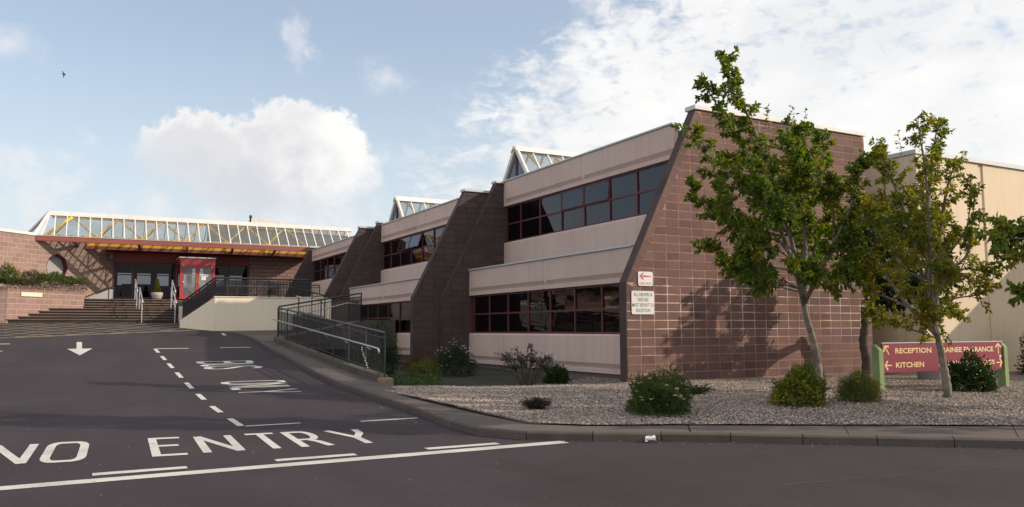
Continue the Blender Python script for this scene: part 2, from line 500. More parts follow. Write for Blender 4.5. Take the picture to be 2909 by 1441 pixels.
M['red_fascia'] = principled('red_fascia', (.30, .085, .072), 0.6, 0.14, 0.8, 30, 0.06, tint=(.24, .07, .065), tint_amt=0.6)
M['red_door'] = principled('red_door', (.42, .065, .070), 0.45, 0.08, 2.0, 30, 0.03)
M['yellow'] = principled('yellow_steel', (.80, .50, .06), 0.55, 0.10, 1.5, 30, 0.05)
M['black_metal'] = principled('black_paint_metal', (.022, .022, .026), 0.45, 0.15, 3.0, 40, 0.05)
M['grey_metal'] = principled('grey_rail_metal', (.05, .052, .06), 0.4, 0.15, 3.0, 40, 0.05, metallic=0.3)
M['galv'] = principled('galvanised_metal', (.58, .58, .58), 0.32, 0.10, 5.0, 50, 0.04, metallic=0.75)
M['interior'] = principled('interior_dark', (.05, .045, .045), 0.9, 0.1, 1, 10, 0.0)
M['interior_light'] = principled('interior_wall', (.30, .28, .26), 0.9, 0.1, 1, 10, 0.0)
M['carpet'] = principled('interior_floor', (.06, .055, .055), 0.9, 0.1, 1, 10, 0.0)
M['roof'] = principled('roof_felt', (.14, .135, .13), 0.95, 0.2, 0.8, 30, 0.2)
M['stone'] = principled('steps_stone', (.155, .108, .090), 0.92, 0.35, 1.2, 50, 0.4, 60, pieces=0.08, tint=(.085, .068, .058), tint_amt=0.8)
M['riser_shaded'] = principled('step_riser_shaded', (.060, .045, .038), 0.95, 0.3, 1.5, 40, 0.3)  # darker than the treads: shadow lines under the nosings put into the colour
M['bin_grey'] = principled('bin_grey', (.30, .28, .27), 0.6, 0.1, 2, 30, 0.05)
M['bin_yellow'] = principled('bin_yellow', (.62, .45, .05), 0.45, 0.08, 2, 30, 0.03)
M['sign_white'] = principled('sign_white', (.78, .77, .76), 0.5, 0.06, 2.0, 40, 0.02, tint=(.62, .58, .54), tint_amt=0.4)
M['sign_black'] = principled('sign_black', (.06, .06, .07), 0.6, 0.1, 20, 90, 0.0, tint=(.25, .25, .25), tint_amt=0.4)
M['sign_red'] = principled('sign_red', (.52, .08, .12), 0.6, 0.1, 8, 90, 0.0, tint=(.62, .40, .40), tint_amt=0.3)
M['sign_maroon'] = principled('sign_maroon', (.270, .040, .065), 0.5, 0.10, 1.6, 30, 0.03, tint=(.21, .045, .07), tint_amt=0.5)
M['sign_letter'] = principled('sign_letter', (.86, .66, .36), 0.55, 0.06, 6, 30, 0.0)
M['green_post'] = principled('green_post', (.25, .34, .15), 0.75, 0.2, 3.0, 30, 0.2, streak=0.25)
M['plaque'] = principled('plaque_cream', (.76, .68, .52), 0.6, 0.06, 3.0, 40, 0.03)
M['paper'] = principled('paper', (.80, .79, .77), 0.7, 0.05, 8, 60, 0.03)
M['brass'] = principled('brass', (.62, .45, .14), 0.3, 0.05, 8, 60, 0.0, metallic=0.8)
M['pot'] = principled('plant_pot', (.42, .36, .34), 0.8, 0.15, 3, 40, 0.1)
M['lamp'] = principled('lamp_housing', (.22, .20, .20), 0.6, 0.1, 3, 40, 0.0)
M['feather'] = principled('bird_feather', (.022, .022, .03), 0.7, 0.2, 30, 90, 0.0)
M['block_stone'] = principled('end_stone', (.24, .17, .12), 0.95, 0.35, 4, 40, 0.6, 30)
M['retaining'] = principled('retaining_block', (.105, .085, .07), 0.95, 0.3, 1.6, 40, 0.5, 30, tint=(.07, .075, .05), tint_amt=0.7)
M['bark'] = principled('bark_pale', (.25, .215, .175), 0.95, 0.45, 9.0, 40, 0.9, 30, tint=(.09, .09, .06), tint_amt=1.0)
M['bark_dark'] = principled('bark_dark', (.11, .095, .075), 0.95, 0.35, 5.0, 40, 0.7, 35, tint=(.07, .075, .045), tint_amt=0.8)
M['twig'] = principled('twig', (.075, .055, .042), 0.95, 0.3, 6.0, 40, 0.2)
M['cable_pale'] = principled('cord_speckled', (.42, .42, .44), 0.6, 0.9, 40, 60, 0.0)
M['window_glass'] = glass('window_glass', (.30, .30, .34), 0.01, 1.6)
M['door_glass'] = glass('door_glass', (.62, .62, .62), 0.01, 1.5, dirt=0.6, dirt_col=(.62, .62, .62))
M['entrance_glass'] = glass('entrance_glass', (.40, .40, .42), 0.01, 1.28)
M['roof_glass'] = glass('roof_glass', (.93, .96, .97), 0.03, 1.35, dirt=0.26, dirt_col=(.44, .44, .42))
M['grey_panel'] = principled('grey_panel', (.33, .32, .31), 0.7, 0.1, 2, 30, 0.05)

M['stones'] = principled('gravel_stones', (.335, .270, .225), 0.9, 0.15, 3, 60, 0.2, 80, pieces=0.65, tint=(.26, .225, .20), tint_amt=0.7)
G0, G1, G2 = (.020, .040, .010), (.045, .085, .018), (.085, .12, .022)
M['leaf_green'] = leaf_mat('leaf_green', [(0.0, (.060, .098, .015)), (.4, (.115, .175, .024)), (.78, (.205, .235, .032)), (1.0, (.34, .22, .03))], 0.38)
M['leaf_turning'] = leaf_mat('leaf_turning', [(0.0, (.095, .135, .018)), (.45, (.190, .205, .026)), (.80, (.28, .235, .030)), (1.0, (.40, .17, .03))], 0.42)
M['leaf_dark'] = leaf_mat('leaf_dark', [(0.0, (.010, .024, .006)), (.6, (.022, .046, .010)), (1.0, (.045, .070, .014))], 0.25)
M['leaf_mid'] = leaf_mat('leaf_mid', [(0.0, (.022, .042, .010)), (.6, (.042, .080, .018)), (1.0, (.075, .115, .025))], 0.35)
M['leaf_gloss'] = leaf_mat('leaf_gloss', [(0.0, (.014, .034, .008)), (.6, (.030, .060, .012)), (1.0, (.060, .085, .016))], 0.2, 0.3)
M['leaf_lime'] = leaf_mat('leaf_lime', [(0.0, (.060, .082, .010)), (.5, (.130, .150, .016)), (1.0, (.260, .230, .030))], 0.3)
M['leaf_olive'] = leaf_mat('leaf_olive', [(0.0, (.070, .092, .020)), (.6, (.125, .155, .034)), (1.0, (.20, .195, .045))], 0.35)
M['leaf_grey'] = leaf_mat('leaf_grey', [(0.0, (.022, .028, .018)), (.6, (.045, .050, .030)), (1.0, (.09, .075, .045))], 0.3)
M['leaf_soft'] = leaf_mat('leaf_soft', [(0.0, (.036, .066, .016)), (.5, (.070, .110, .026)), (1.0, (.140, .175, .045))], 0.35)
M['leaf_heather'] = leaf_mat('leaf_heather', [(0.0, (.040, .018, .016)), (.6, (.055, .040, .022)), (1.0, (.09, .035, .035))], 0.2)
M['leaf_rust'] = leaf_mat('leaf_rust', [(0.0, (.06, .028, .012)), (.6, (.11, .05, .016)), (1.0, (.09, .08, .02))], 0.3)
M['leaf_hang'] = leaf_mat('leaf_hang', [(0.0, (.020, .014, .008)), (.6, (.050, .032, .016)), (1.0, (.050, .060, .018))], 0.2)
M['petal_pink'] = leaf_mat('petal_pink', [(0.0, (.62, .34, .30)), (.6, (.74, .55, .44)), (1.0, (.78, .70, .56))], 0.3, 0.6, 0.2)
M['petal_white'] = leaf_mat('petal_white', [(0.0, (.60, .58, .55)), (1.0, (.8, .8, .78))], 0.3, 0.6, 0.2)
M['petal_orange'] = leaf_mat('petal_orange', [(0.0, (.60, .20, .02)), (1.0, (.72, .40, .03))], 0.3, 0.6, 0.2)
M['petal_yellow'] = leaf_mat('petal_yellow', [(0.0, (.70, .50, .03)), (1.0, (.75, .62, .08))], 0.3, 0.6, 0.2)
M['dead_leaf'] = leaf_mat('dead_leaf', [(0.0, (.20, .12, .05)), (.5, (.36, .24, .12)), (1.0, (.6, .5, .36))], 0.1, 0.8, 0.1)
M['leaf_hedge'] = leaf_mat('leaf_hedge', [(0.0, (.035, .060, .012)), (.55, (.075, .115, .022)), (1.0, (.150, .170, .035))], 0.35)

# ------------------------------------------------------------------ terrain
_Y = np.array([-100, 12.5, 14.5, 16.7, 18.7, 20.8, 22.9, 25.1, 27.1, 29.4, 32, 35, 38.5, 60.0])
_Z = np.array([0, 0, .03, .07, .165, .29, .44, .60, .745, .91, 1.17, 1.50, 1.88, 1.88])
_gy = np.arange(-2, 60, 0.05)
_gzv = np.interp(_gy, _Y, _Z)
_k = np.exp(-0.5 * (np.arange(-24, 25) * 0.05 / 0.5) ** 2); _k /= _k.sum()
_gzs = np.convolve(np.pad(_gzv, 24, mode='edge'), _k, mode='valid')
def rz(y):
    return float(np.interp(y, _gy, _gzs))

YF = ([6.04, 6.61, 7.91, 11.92, 31.0], [10.66, 9.95, 9.30, 6.81, -5.0])
def yfront(x): return np.interp(x, *YF)
def gz(x, y):
    d = (np.asarray(y) - yfront(x)) * 0.8
    dip = 0.11 * np.clip((np.asarray(y) - 15.2) / 3.0, 0, 1) * np.clip((12.5 - np.asarray(x)) / .5, 0, 1) * np.clip((np.asarray(x) - 6.6) / 2.0, 0, 1)
    return 0.15 + 0.05 * np.clip(d / 3, 0, 1) - 0.012 * np.clip(np.asarray(x) - 13, 0, 9) - dip

def np_mesh(name, V, F, mat, smooth=False):
    me = bpy.data.meshes.new(name)
    V = np.asarray(V, np.float32); F = np.asarray(F, np.int32)
    n, k = F.shape
    me.vertices.add(len(V)); me.vertices.foreach_set('co', V.ravel())
    me.loops.add(n * k); me.loops.foreach_set('vertex_index', F.ravel())
    me.polygons.add(n); me.polygons.foreach_set('loop_start', np.arange(0, n * k, k, dtype=np.int32))
    me.polygons.foreach_set('loop_total', np.full(n, k, np.int32))
    me.update(calc_edges=True)
    if smooth: me.shade_smooth()
    me.materials.append(mat)
    return me

def sheet(mb, xs, ys, zf):
    vs = [(x, y, zf(x, y)) for y in ys for x in xs]; n = len(xs)
    mb.add(vs, [(j * n + i, j * n + i + 1, (j + 1) * n + i + 1, (j + 1) * n + i) for j in range(len(ys) - 1) for i in range(n - 1)])

g = MB(); g.add([(-2500, -2500, -.4), (2500, -2500, -.4), (2500, 2500, -.4), (-2500, 2500, -.4)], [(0, 1, 2, 3)])
structure(g.build('ground', M['ground']))
g = MB(); sheet(g, [-80, -40, -14], [12.0] + [12.5 + 1.5 * i for i in range(32)], lambda x, y: rz(y) - .02)
structure(g.build('grass_verge', M['ground']))
g = MB()
sheet(g, [-80, -40, -14, -7, 0, 6.2, 14, 31, 80], [-70, -30, -10, 0, 6, 12], lambda x, y: 0.0)
sheet(g, [-14, -10, -6, -2, 2, 6.05], [12 + .4 * i for i in range(68)], lambda x, y: rz(y))
road = structure(g.build('road', M['asphalt'], smooth=True))

# kerb: one stone after another round the corner
KERB = [(5.2, 34.75), (5.75, 34.0), (5.98, 33.0), (5.98, 30.0), (5.80, 25.2), (5.66, 21.9), (5.60, 19.5), (5.62, 17.6), (5.62, 16.1), (5.48, 13.72),
        (5.32, 12.43), (5.20, 11.1), (5.28, 10.4), (5.53, 10.05), (5.96, 9.66), (7.48, 8.70), (10.68, 6.10), (14.5, 3.0), (20.0, -1.45), (31.0, -10.4)]
def resample(path, step):
    P = [Vector((*p, 0)) for p in path]; d = [0]
    for a, b in zip(P, P[1:]): d.append(d[-1] + (b - a).length)
    n = int(d[-1] / step); out = []
    for i in range(n + 1):
        s = d[-1] * i / n
        k = min(max(np.searchsorted(d, s) - 1, 0), len(P) - 2)
        out.append(P[k].lerp(P[k + 1], (s - d[k]) / (d[k + 1] - d[k])))
    return out
KP = resample(KERB, 0.93)
kerb = bpy.data.objects.new('kerb', None); link(kerb, None, (5.3, 10.4, 0)); structure(kerb)
def left_normal(a, b):
    t = (b - a).normalized(); return Vector((-t.y, t.x, 0))
NRM = []
for i in range(len(KP)):
    NRM.append(left_normal(KP[max(i - 1, 0)], KP[min(i + 1, len(KP) - 1)]))
def kerb_h(y): return 0.125 - 0.10 * min(max((y - 31.0) / 3.0, 0), 1)
for i in range(len(KP) - 1):
    a, b = KP[i], KP[i + 1]; t = (b - a).normalized() * 0.006
    na, nb = NRM[i], NRM[i + 1]
    j = random.uniform(-.006, .006); jz = random.uniform(-.004, .004)
    def ring(p, n, y):
        z = rz(y); h = kerb_h(y) + jz
        q = [(p + n * (.0 + j), z - .1), (p + n * (.0 + j), z + h - .03), (p + n * (.02 + j), z + h - .006), (p + n * (.05 + j), z + h), (p + n * .13, z + h), (p + n * .13, z - .1)]
        return [(v.x, v.y, zz) for v, zz in q]
    mb = MB(); mb.loft([ring(a + t, na, a.y), ring(b - t, nb, b.y)])
    mb.build('kerb_stone', M['kerb'], kerb)

# pavement laid in lengths behind the kerb
PAVE = [((5.20, 34.75), (8.5, 34.95)), ((5.98, 33.0), (8.5, 33.0)), ((5.98, 30.1), (8.5, 30.1)), ((5.975, 29.9), (6.5, 29.9)), ((5.80, 25.2), (6.5, 25.2)),
        ((5.66, 21.9), (6.5, 21.9)), ((5.60, 19.5), (6.5, 19.5)), ((5.61, 18.2), (6.5, 18.2)), ((5.62, 17.4), (6.35, 17.2)), ((5.62, 16.1), (6.32, 16.1)), ((5.48, 13.72), (6.28, 14.0)),
        ((5.32, 12.43), (6.15, 12.2)), ((5.20, 11.1), (6.15, 11.2)), ((5.28, 10.4), (6.2, 10.75)), ((5.53, 10.05), (6.45, 10.35)), ((5.96, 9.66), (6.85, 10.02)),
        ((7.48, 8.70), (8.05, 9.45)), ((9.08, 7.40), (9.95, 8.25)), ((10.68, 6.10), (11.98, 6.99)), ((12.6, 4.54), (14.0, 5.75)), ((14.5, 3.0), (16.1, 4.45)), ((17.2, .82), (19.0, 2.7)),
        ((20.0, -1.45), (22.5, .55)), ((31.0, -10.4), (31.2, -4.9))]
pave = bpy.data.objects.new('pavement', None); link(pave, None, (6.0, 12.0, .1)); structure(pave)
def pave_sec(a, b, gap):
    (o0, i0), (o1, i1) = a, b
    o0, i0, o1, i1 = [Vector((*q, 0)) for q in (o0, i0, o1, i1)]
    t = (o1 - o0).normalized() * gap; ti = (i1 - i0).normalized() * gap
    n = left_normal(o0, o1) * .132
    P = [o0 + n + t, o1 + n - t, i1 - ti, i0 + ti]
    rows = 4; vs = []
    for k in range(rows + 1):
        f = k / rows
        for g_ in range(3):
            p = P[0].lerp(P[1], f).lerp(P[3].lerp(P[2], f), g_ / 2)
            vs.append((p.x, p.y, rz(p.y) + kerb_h(p.y) - .006 + .012 * g_ / 2))
    fs = [(k * 3 + g_, k * 3 + g_ + 1, (k + 1) * 3 + g_ + 1, (k + 1) * 3 + g_) for k in range(rows) for g_ in range(2)]
    low = [(x, y, z - .12) for x, y, z in vs]
    m_ = len(vs); mb = MB()
    mb.add(vs + low, fs + [(a_ , b_, b_ + m_, a_ + m_) for a_, b_ in ((0, 1), (1, 2), (rows * 3, rows * 3 + 1), (rows * 3 + 1, rows * 3 + 2))])
    mb.build('pavement_length', M['paving'], pave)
for i in range(len(PAVE) - 1):
    if i == 2: continue
    pave_sec(PAVE[i], PAVE[i + 1], .006 if i in (4, 6, 8, 10, 15, 16, 17, 18, 19, 20, 21) else 0.0)

# gravel bed and planting soil
g = MB(); xs = [6.02 + .42 * i for i in range(60)]
vs = []; NR = 34
for x in xs:
    y0 = float(yfront(x)) + (.05 if x > 6.3 else 0); y1 = 18.9 + .25 * math.sin(x * 1.7) if x < 12.9 else (16.95 if x < 21.75 else 16.1)
    for k in range(NR):
        y = y0 + (y1 - y0) * k / (NR - 1)
        vs.append((x, y, float(gz(x, y)) + random.uniform(-.012, .012) - (.05 if k == NR - 1 else 0)))
g.add(vs, [(i * NR + k, (i + 1) * NR + k, (i + 1) * NR + k + 1, i * NR + k + 1) for i in range(len(xs) - 1) for k in range(NR - 1)])
bed = structure(g.build('gravel_bed', M['gravel_bed'], smooth=True))
g = MB(); sheet(g, [6.56 + .45 * i for i in range(15)], [17.6 + .5 * i for i in range(38)], lambda x, y: .06 + .018 * max(y - 19, 0) + random.uniform(-.02, .02) + (-.06 if y < 18.2 else 0))
structure(g.build('planting_soil', M['soil'], smooth=True))

def gravel():
    n = 112000
    s = rng.random(n * 2); x = 6.05 + 16.5 * s ** 1.25
    y1 = np.where(x < 12.7, 18.7 + .25 * np.sin(x * 1.7), np.where(x < 21.7, 16.66, 15.9))
    y0 = yfront(x) + .04
    y = y0 + (y1 - y0) * rng.random(n * 2) ** 1.15
    keep = rng.random(n * 2) < 0.5 + 0.5 * np.clip((y1 - y0) / 9, 0, 1)
    x, y = x[keep][:n], y[keep][:n]; n = len(x)
    r = (.008 + .0135 * rng.random(n) ** 1.7)
    base = np.array([(1, 0, 0), (0, 1, 0), (-1, 0, 0), (0, -1, 0), (0, 0, 1), (0, 0, -1)], float)
    v = base[None] * r[:, None, None] * (0.75 + .5 * rng.random((n, 6, 1))) * np.array([1.25, 1.0, .75])
    a = rng.random(n) * 6.283; c, s_ = np.cos(a), np.sin(a)
    tl = (rng.random(n) - .5) * 1.2
    X = v[..., 0] * c[:, None] - v[..., 1] * s_[:, None]; Yv = v[..., 0] * s_[:, None] + v[..., 1] * c[:, None]
    Zv = v[..., 2] + X * np.tan(tl)[:, None] * .6
    P = np.stack([X + x[:, None], Yv + y[:, None], Zv + (gz(x, y) + r * .35)[:, None]], -1).reshape(-1, 3)
    f = np.array([(0, 1, 4), (1, 2, 4), (2, 3, 4), (3, 0, 4), (1, 0, 5), (2, 1, 5), (3, 2, 5), (0, 3, 5)])
    F = (f[None] + (np.arange(n) * 6)[:, None, None]).reshape(-1, 3)
    o = bpy.data.objects.new('gravel', np_mesh('gravel', P, F, M['stones']))
    link(o, None, (0, 0, 0))
    tag(o, 'loose buff and grey gravel covering the planting bed before the gable wall', 'gravel', kind='stuff')
gravel()

# ------------------------------------------------------------------ road paint
LIFT = .005
def flat(mb, poly, lift=LIFT):
    """a painted patch: polygon in plan, draped on the road"""
    mb.add([(x, y, rz(y) + lift) for x, y in poly], [tuple(range(len(poly)))])
def strip(mb, x0, x1, y0, y1, lift=LIFT):
    n = max(1, int(abs(y1 - y0) / .4))
    for k in range(n):
        a = y0 + (y1 - y0) * k / n; b = y0 + (y1 - y0) * (k + 1) / n
        flat(mb, [(x0, a), (x1, a), (x1, b), (x0, b)], lift)
def paint(mb, name, mat='white_paint', label=None):
    o = mb.build(name, M[mat], road)
    if label: o['label'] = label
    return o
def rough_bar(x0, x1, yc, w, n=14, skew=0.0):
    """a painted bar along x with slightly wavering edges"""
    mb = MB(); top = []; bot = []
    for k in range(n + 1):
        x = x0 + (x1 - x0) * k / n; yy = yc + skew * (x - x0)
        top.append((x, yy + w / 2 + random.uniform(-.006, .006))); bot.append((x, yy - w / 2 + random.uniform(-.006, .006)))
    for k in range(n):
        flat(mb, [bot[k], bot[k + 1], top[k + 1], top[k]])
    return mb
paint(rough_bar(-9.0, 5.97, 9.545, .235, 44), 'give_way_line', label='long solid white line across the mouth of the road')
for x0, x1 in ((-4.7, -3.7), (-2.0, -1.0), (.24, 1.19), (2.17, 3.14), (4.08, 5.11)):
    paint(rough_bar(x0, x1, 9.96 - .017 * x0, .17, 8, -.02), 'give_way_dash')
for y0, y1 in ((13.56, 14.62), (15.6, 16.68), (17.72, 18.72), (19.7, 20.78), (21.76, 22.88), (23.87, 25.06), (25.95, 27.08), (28.2, 29.44)):
    mb = MB(); strip(mb, 2.36, 2.465, y0, y1); paint(mb, 'lane_dash')
for x0, x1, y, w in ((2.47, 3.34, 13.50, .09), (4.28, 5.3, 13.26, .09), (2.47, 3.46, 29.46, .13), (4.48, 5.5, 29.52, .13), (-2.9, -1.82, 31.36, .13), (-3.2, -1.88, 29.40, .13)):
    paint(rough_bar(x0, x1, y, w, 4), 'bay_line')
mb = MB(); flat(mb, [(5.18, 33.4), (5.3, 33.4), (5.3, 34.1), (5.18, 34.1)]); paint(mb, 'lane_dash')
mb = MB(); strip(mb, .11, .27, 29.8, 31.7); flat(mb, [(-.16, 29.78), (.2, 27.77), (.57, 29.84)]); paint(mb, 'direction_arrow', label='white arrow pointing down the road')

# a thin sealed crack across the near road
mb = MB(); cr = [(6.2, 5.9), (7.1, 5.80), (8.15, 5.60), (9.5, 5.42), (11.5, 5.2)]
for (xa, ya), (xb, yb) in zip(cr, cr[1:]):
    for k in range(5):
        f0, f1 = k / 5, (k + 1) / 5; wv = [.02 * math.sin(9 * (xa + (xb - xa) * f)) for f in (f0, f1)]
        p = (xa + (xb - xa) * f0, ya + (yb - ya) * f0 + wv[0]); q = (xa + (xb - xa) * f1, ya + (yb - ya) * f1 + wv[1])
        flat(mb, [(p[0], p[1] - .008), (q[0], q[1] - .008), (q[0], q[1] + .008), (p[0], p[1] + .008)], .003)
paint(mb, 'sealed_crack', 'paving')

# lettering drawn with an even pen in a scaled cell
def arc(cx, cy, rx, ry, a0, a1, n=8):
    return [(cx + rx * math.cos(R(a0 + (a1 - a0) * k / n)), cy + ry * math.sin(R(a0 + (a1 - a0) * k / n))) for k in range(n + 1)]
GLYPH = {
    'N': [[(0, 0), (0, 1)], [(0, 1), (1, 0)], [(1, 0), (1, 1)]],
    'E': [[(1, 1), (0, 1), (0, 0), (1, 0)], [(0, .53), (.85, .53)]],
    'T': [[(0, 1), (1, 1)], [(.5, 1), (.5, 0)]],
    'R': [[(0, 0), (0, 1), (.45, 1)] + arc(.6, .73, .35, .27, 75, -75) + [(.45, .46), (0, .46)], [(.5, .46), (.78, .3), (1, 0)]],
    'Y': [[(0, 1), (.55, .42), (.55, 0)], [(1, 1), (.93, .72), (.55, .42)]],
    'O': [arc(.28, .2, .28, .2, 270, 180, 5) + arc(.28, .8, .28, .2, 180, 90, 5) + arc(.72, .8, .28, .2, 90, 0, 5) + arc(.72, .2, .28, .2, 0, -90, 5) + [(.28, 0)]],
    'B': [[(0, 0), (0, 1), (.5, 1)] + arc(.6, .77, .4, .23, 80, -80) + [(.5, .54), (0, .54)], [(.5, .54)] + arc(.6, .27, .4, .27, 80, -80) + [(.5, 0), (0, 0)]],
    'U': [[(0, 1), (0, .16)] + arc(.5, .16, .5, .16, 180, 360) + [(1, 1)]],
    'S': [arc(.5, .84, .5, .16, 0, 180) + [(0, .72), (.25, .60), (.75, .42), (1, .3)] + arc(.5, .16, .5, .16, 0, -180)],
    'L': [[(0, 1), (0, 0)], [(0, .035), (1, .035)]],
}
def pen(pts, w):
    P = [Vector((*p, 0)) for p in pts]; L = []; Rr = []
    closed = (P[0] - P[-1]).length < 1e-6
    for i, p in enumerate(P):
        a = P[i - 1] if i else (P[-2] if closed else None); b = P[i + 1] if i < len(P) - 1 else (P[1] if closed else None)
        t0 = (p - a).normalized() if a is not None else None; t1 = (b - p).normalized() if b is not None else None
        t0 = t0 or t1; t1 = t1 or t0
        n0 = Vector((-t0.y, t0.x, 0)); n1 = Vector((-t1.y, t1.x, 0)); n = (n0 + n1).normalized()
        k = w / 2 / max(n.dot(n1), .45)
        L.append(p + n * k); Rr.append(p - n * k)
    return [(L[i], L[i + 1], Rr[i + 1], Rr[i]) for i in range(len(P) - 1)]
def road_letter(ch, fn, w, h, wx, wy):
    """fn maps a point (along the line, up the letter) in metres to the road"""
    mb = MB(); q = wy / wx; lift = LIFT
    for st in GLYPH[ch]:
        pts = [(((wx / 2) + p[0] * (w - wx)) * q, (wy / 2) + p[1] * (h - wy)) for p in st]
        for quad in pen(pts, wy):
            n = 4 if abs(quad[0].y - quad[1].y) > .5 and fn is not None else 1
            for k in range(n):
                a = quad[0].lerp(quad[1], k / n); b = quad[0].lerp(quad[1], (k + 1) / n); c = quad[3].lerp(quad[2], (k + 1) / n); d = quad[3].lerp(quad[2], k / n)
                flat(mb, [fn(v.x / q, v.y) for v in (a, b, c, d)], lift)
        lift += .0006
    return paint(mb, 'road_letter')
def front_fn(x0):
    def f(s, t):
        x = x0 + s; yb = 11.05 - .095 * x; hh = (1.88 - .045 * x) / 1.85
        y = yb + t * hh
        return x + .045 * (t - .9), y
    return f
for ch, x0, w in (('N', -.93, .54), ('O', -.275, .50), ('E', .95, .46), ('N', 1.54, .51), ('T', 2.19, .50), ('R', 2.75, .44), ('Y', 3.36, .53)):
    road_letter(ch, front_fn(x0), w, 1.85, .105, .16)
def side_fn(y0, x0):
    return lambda s, t: (x0 + t, y0 - s)
for ch, y0, w in (('B', 25.32, .72), ('U', 24.52, .50), ('S', 23.94, .58)):
    road_letter(ch, side_fn(y0, 3.17), w, 1.58, .085, .20)
for ch, y0, w in (('O', 20.72, .54), ('N', 20.1, .48), ('L', 19.54, .42), ('Y', 19.0, .60)):
    road_letter(ch, side_fn(y0, 3.15), w, 1.51, .080, .19)

# yellow box hatching below the steps
BOX = [(-9.0, 30.8), (4.75, 35.33), (4.17, 38.0), (-2.0, 38.1), (-9.0, 37.9)]
def hatch():
    mb = MB()
    for sgn in (1, -1):
        hang = 45 if sgn > 0 else 36
        for k in range(-60, 60):
            c0 = k * .72
            ux, uy = (math.cos(R(hang)), sgn * math.sin(R(hang)))
            nx, ny = -uy, ux
            px, py = nx * c0, 34 + ny * c0
            L = 30
            poly = [(px - ux * L - nx * .03, py - uy * L - ny * .03), (px + ux * L - nx * .03, py + uy * L - ny * .03), (px + ux * L + nx * .03, py + uy * L + ny * .03), (px - ux * L + nx * .03, py - uy * L + ny * .03)]
            for i in range(len(BOX)):
                a, b = BOX[i], BOX[(i + 1) % len(BOX)]
                ex, ey = b[0] - a[0], b[1] - a[1]
                poly = clip(poly, a[0], a[1], -ey, ex)
                if len(poly) < 3: break
            if len(poly) < 3: continue
            yl = min(p[1] for p in poly); yh = max(p[1] for p in poly); n = max(1, int((yh - yl) / .3))
            for j in range(n):
                q = clip(clip(poly, 0, yl + (yh - yl) * j / n, 0, 1), 0, yl + (yh - yl) * (j + 1) / n, 0, -1)
                if len(q) >= 3: flat(mb, q, .009 + (.0006 if sgn > 0 else 0))
    paint(mb, 'box_hatching', 'yellow_paint')
    for a, b in ((BOX[0], BOX[1]), (BOX[1], BOX[2])):
        e = Vector((b[0] - a[0], b[1] - a[1], 0)); n = Vector((-e.y, e.x, 0)).normalized() * .06; mb = MB(); N_ = 24
        for k in range(N_):
            p, q = Vector((*a, 0)) + e * (k / N_), Vector((*a, 0)) + e * ((k + 1) / N_)
            flat(mb, [(p - n)[:2], (q - n)[:2], (q + n)[:2], (p + n)[:2]], LIFT + .0015)
        paint(mb, 'box_edge_line', 'yellow_paint')
hatch()

# ------------------------------------------------------------------ blockwork
BL, BH = 0.413, 0.199       # visible block face; wide flush joints make up 440 x 225
def block_mesh(name, mat, w=BL, h=BH, d=.005, bev=.0025, chip=0.0):
    hw, hh = w / 2, h / 2
    j = lambda: random.uniform(-chip, chip)
    ring0 = [(-hw, 0, -hh), (hw, 0, -hh), (hw, 0, hh), (-hw, 0, hh)]
    ring1 = [(x + j(), -d + bev, z + j()) for x, _, z in ring0]
    ring2 = [(x * (1 - bev / hw) , -d, z * (1 - bev / hh)) for x, _, z in ring1]
    me = bpy.data.meshes.new(name)
    vs = ring0 + ring1 + ring2
    fs = [(i + 4 * k, (i + 1) % 4 + 4 * k, (i + 1) % 4 + 4 * k + 4, i + 4 * k + 4) for k in range(2) for i in range(4)] + [(8, 9, 10, 11)]
    me.from_pydata(vs, [], fs); me.update(); me.materials.append(mat)
    return me
BLOCKS = [block_mesh('block', M['block'], chip=.004) for _ in range(5)]
PINKS = [block_mesh('block', M['pink_block'], chip=.003, d=.006) for _ in range(5)]

def poly_block(mb, poly, to3, d=.005, bev=.0025):
    """a cut block: plan polygon pushed out of the wall with a chamfered face"""
    cx = sum(p[0] for p in poly) / len(poly); cz = sum(p[1] for p in poly) / len(poly)
    ins = []
    for p in poly:
        v = Vector((cx - p[0], cz - p[1])); L = v.length
        ins.append((p[0] + v.x / L * bev * 1.4, p[1] + v.y / L * bev * 1.4))
    r0 = [to3(a, b, 0) for a, b in poly]; r1 = [to3(a, b, d - bev) for a, b in poly]; r2 = [to3(a, b, d) for a, b in ins]
    n = len(poly); k = len(mb.v); mb.v += [tuple(q) for q in r0 + r1 + r2]
    for a in range(2):
        mb.f += [tuple(k + a * n + q for q in (i, (i + 1) % n, (i + 1) % n + n, i + n)) for i in range(n)]
    mb.f.append(tuple(k + 2 * n + i for i in range(n)))

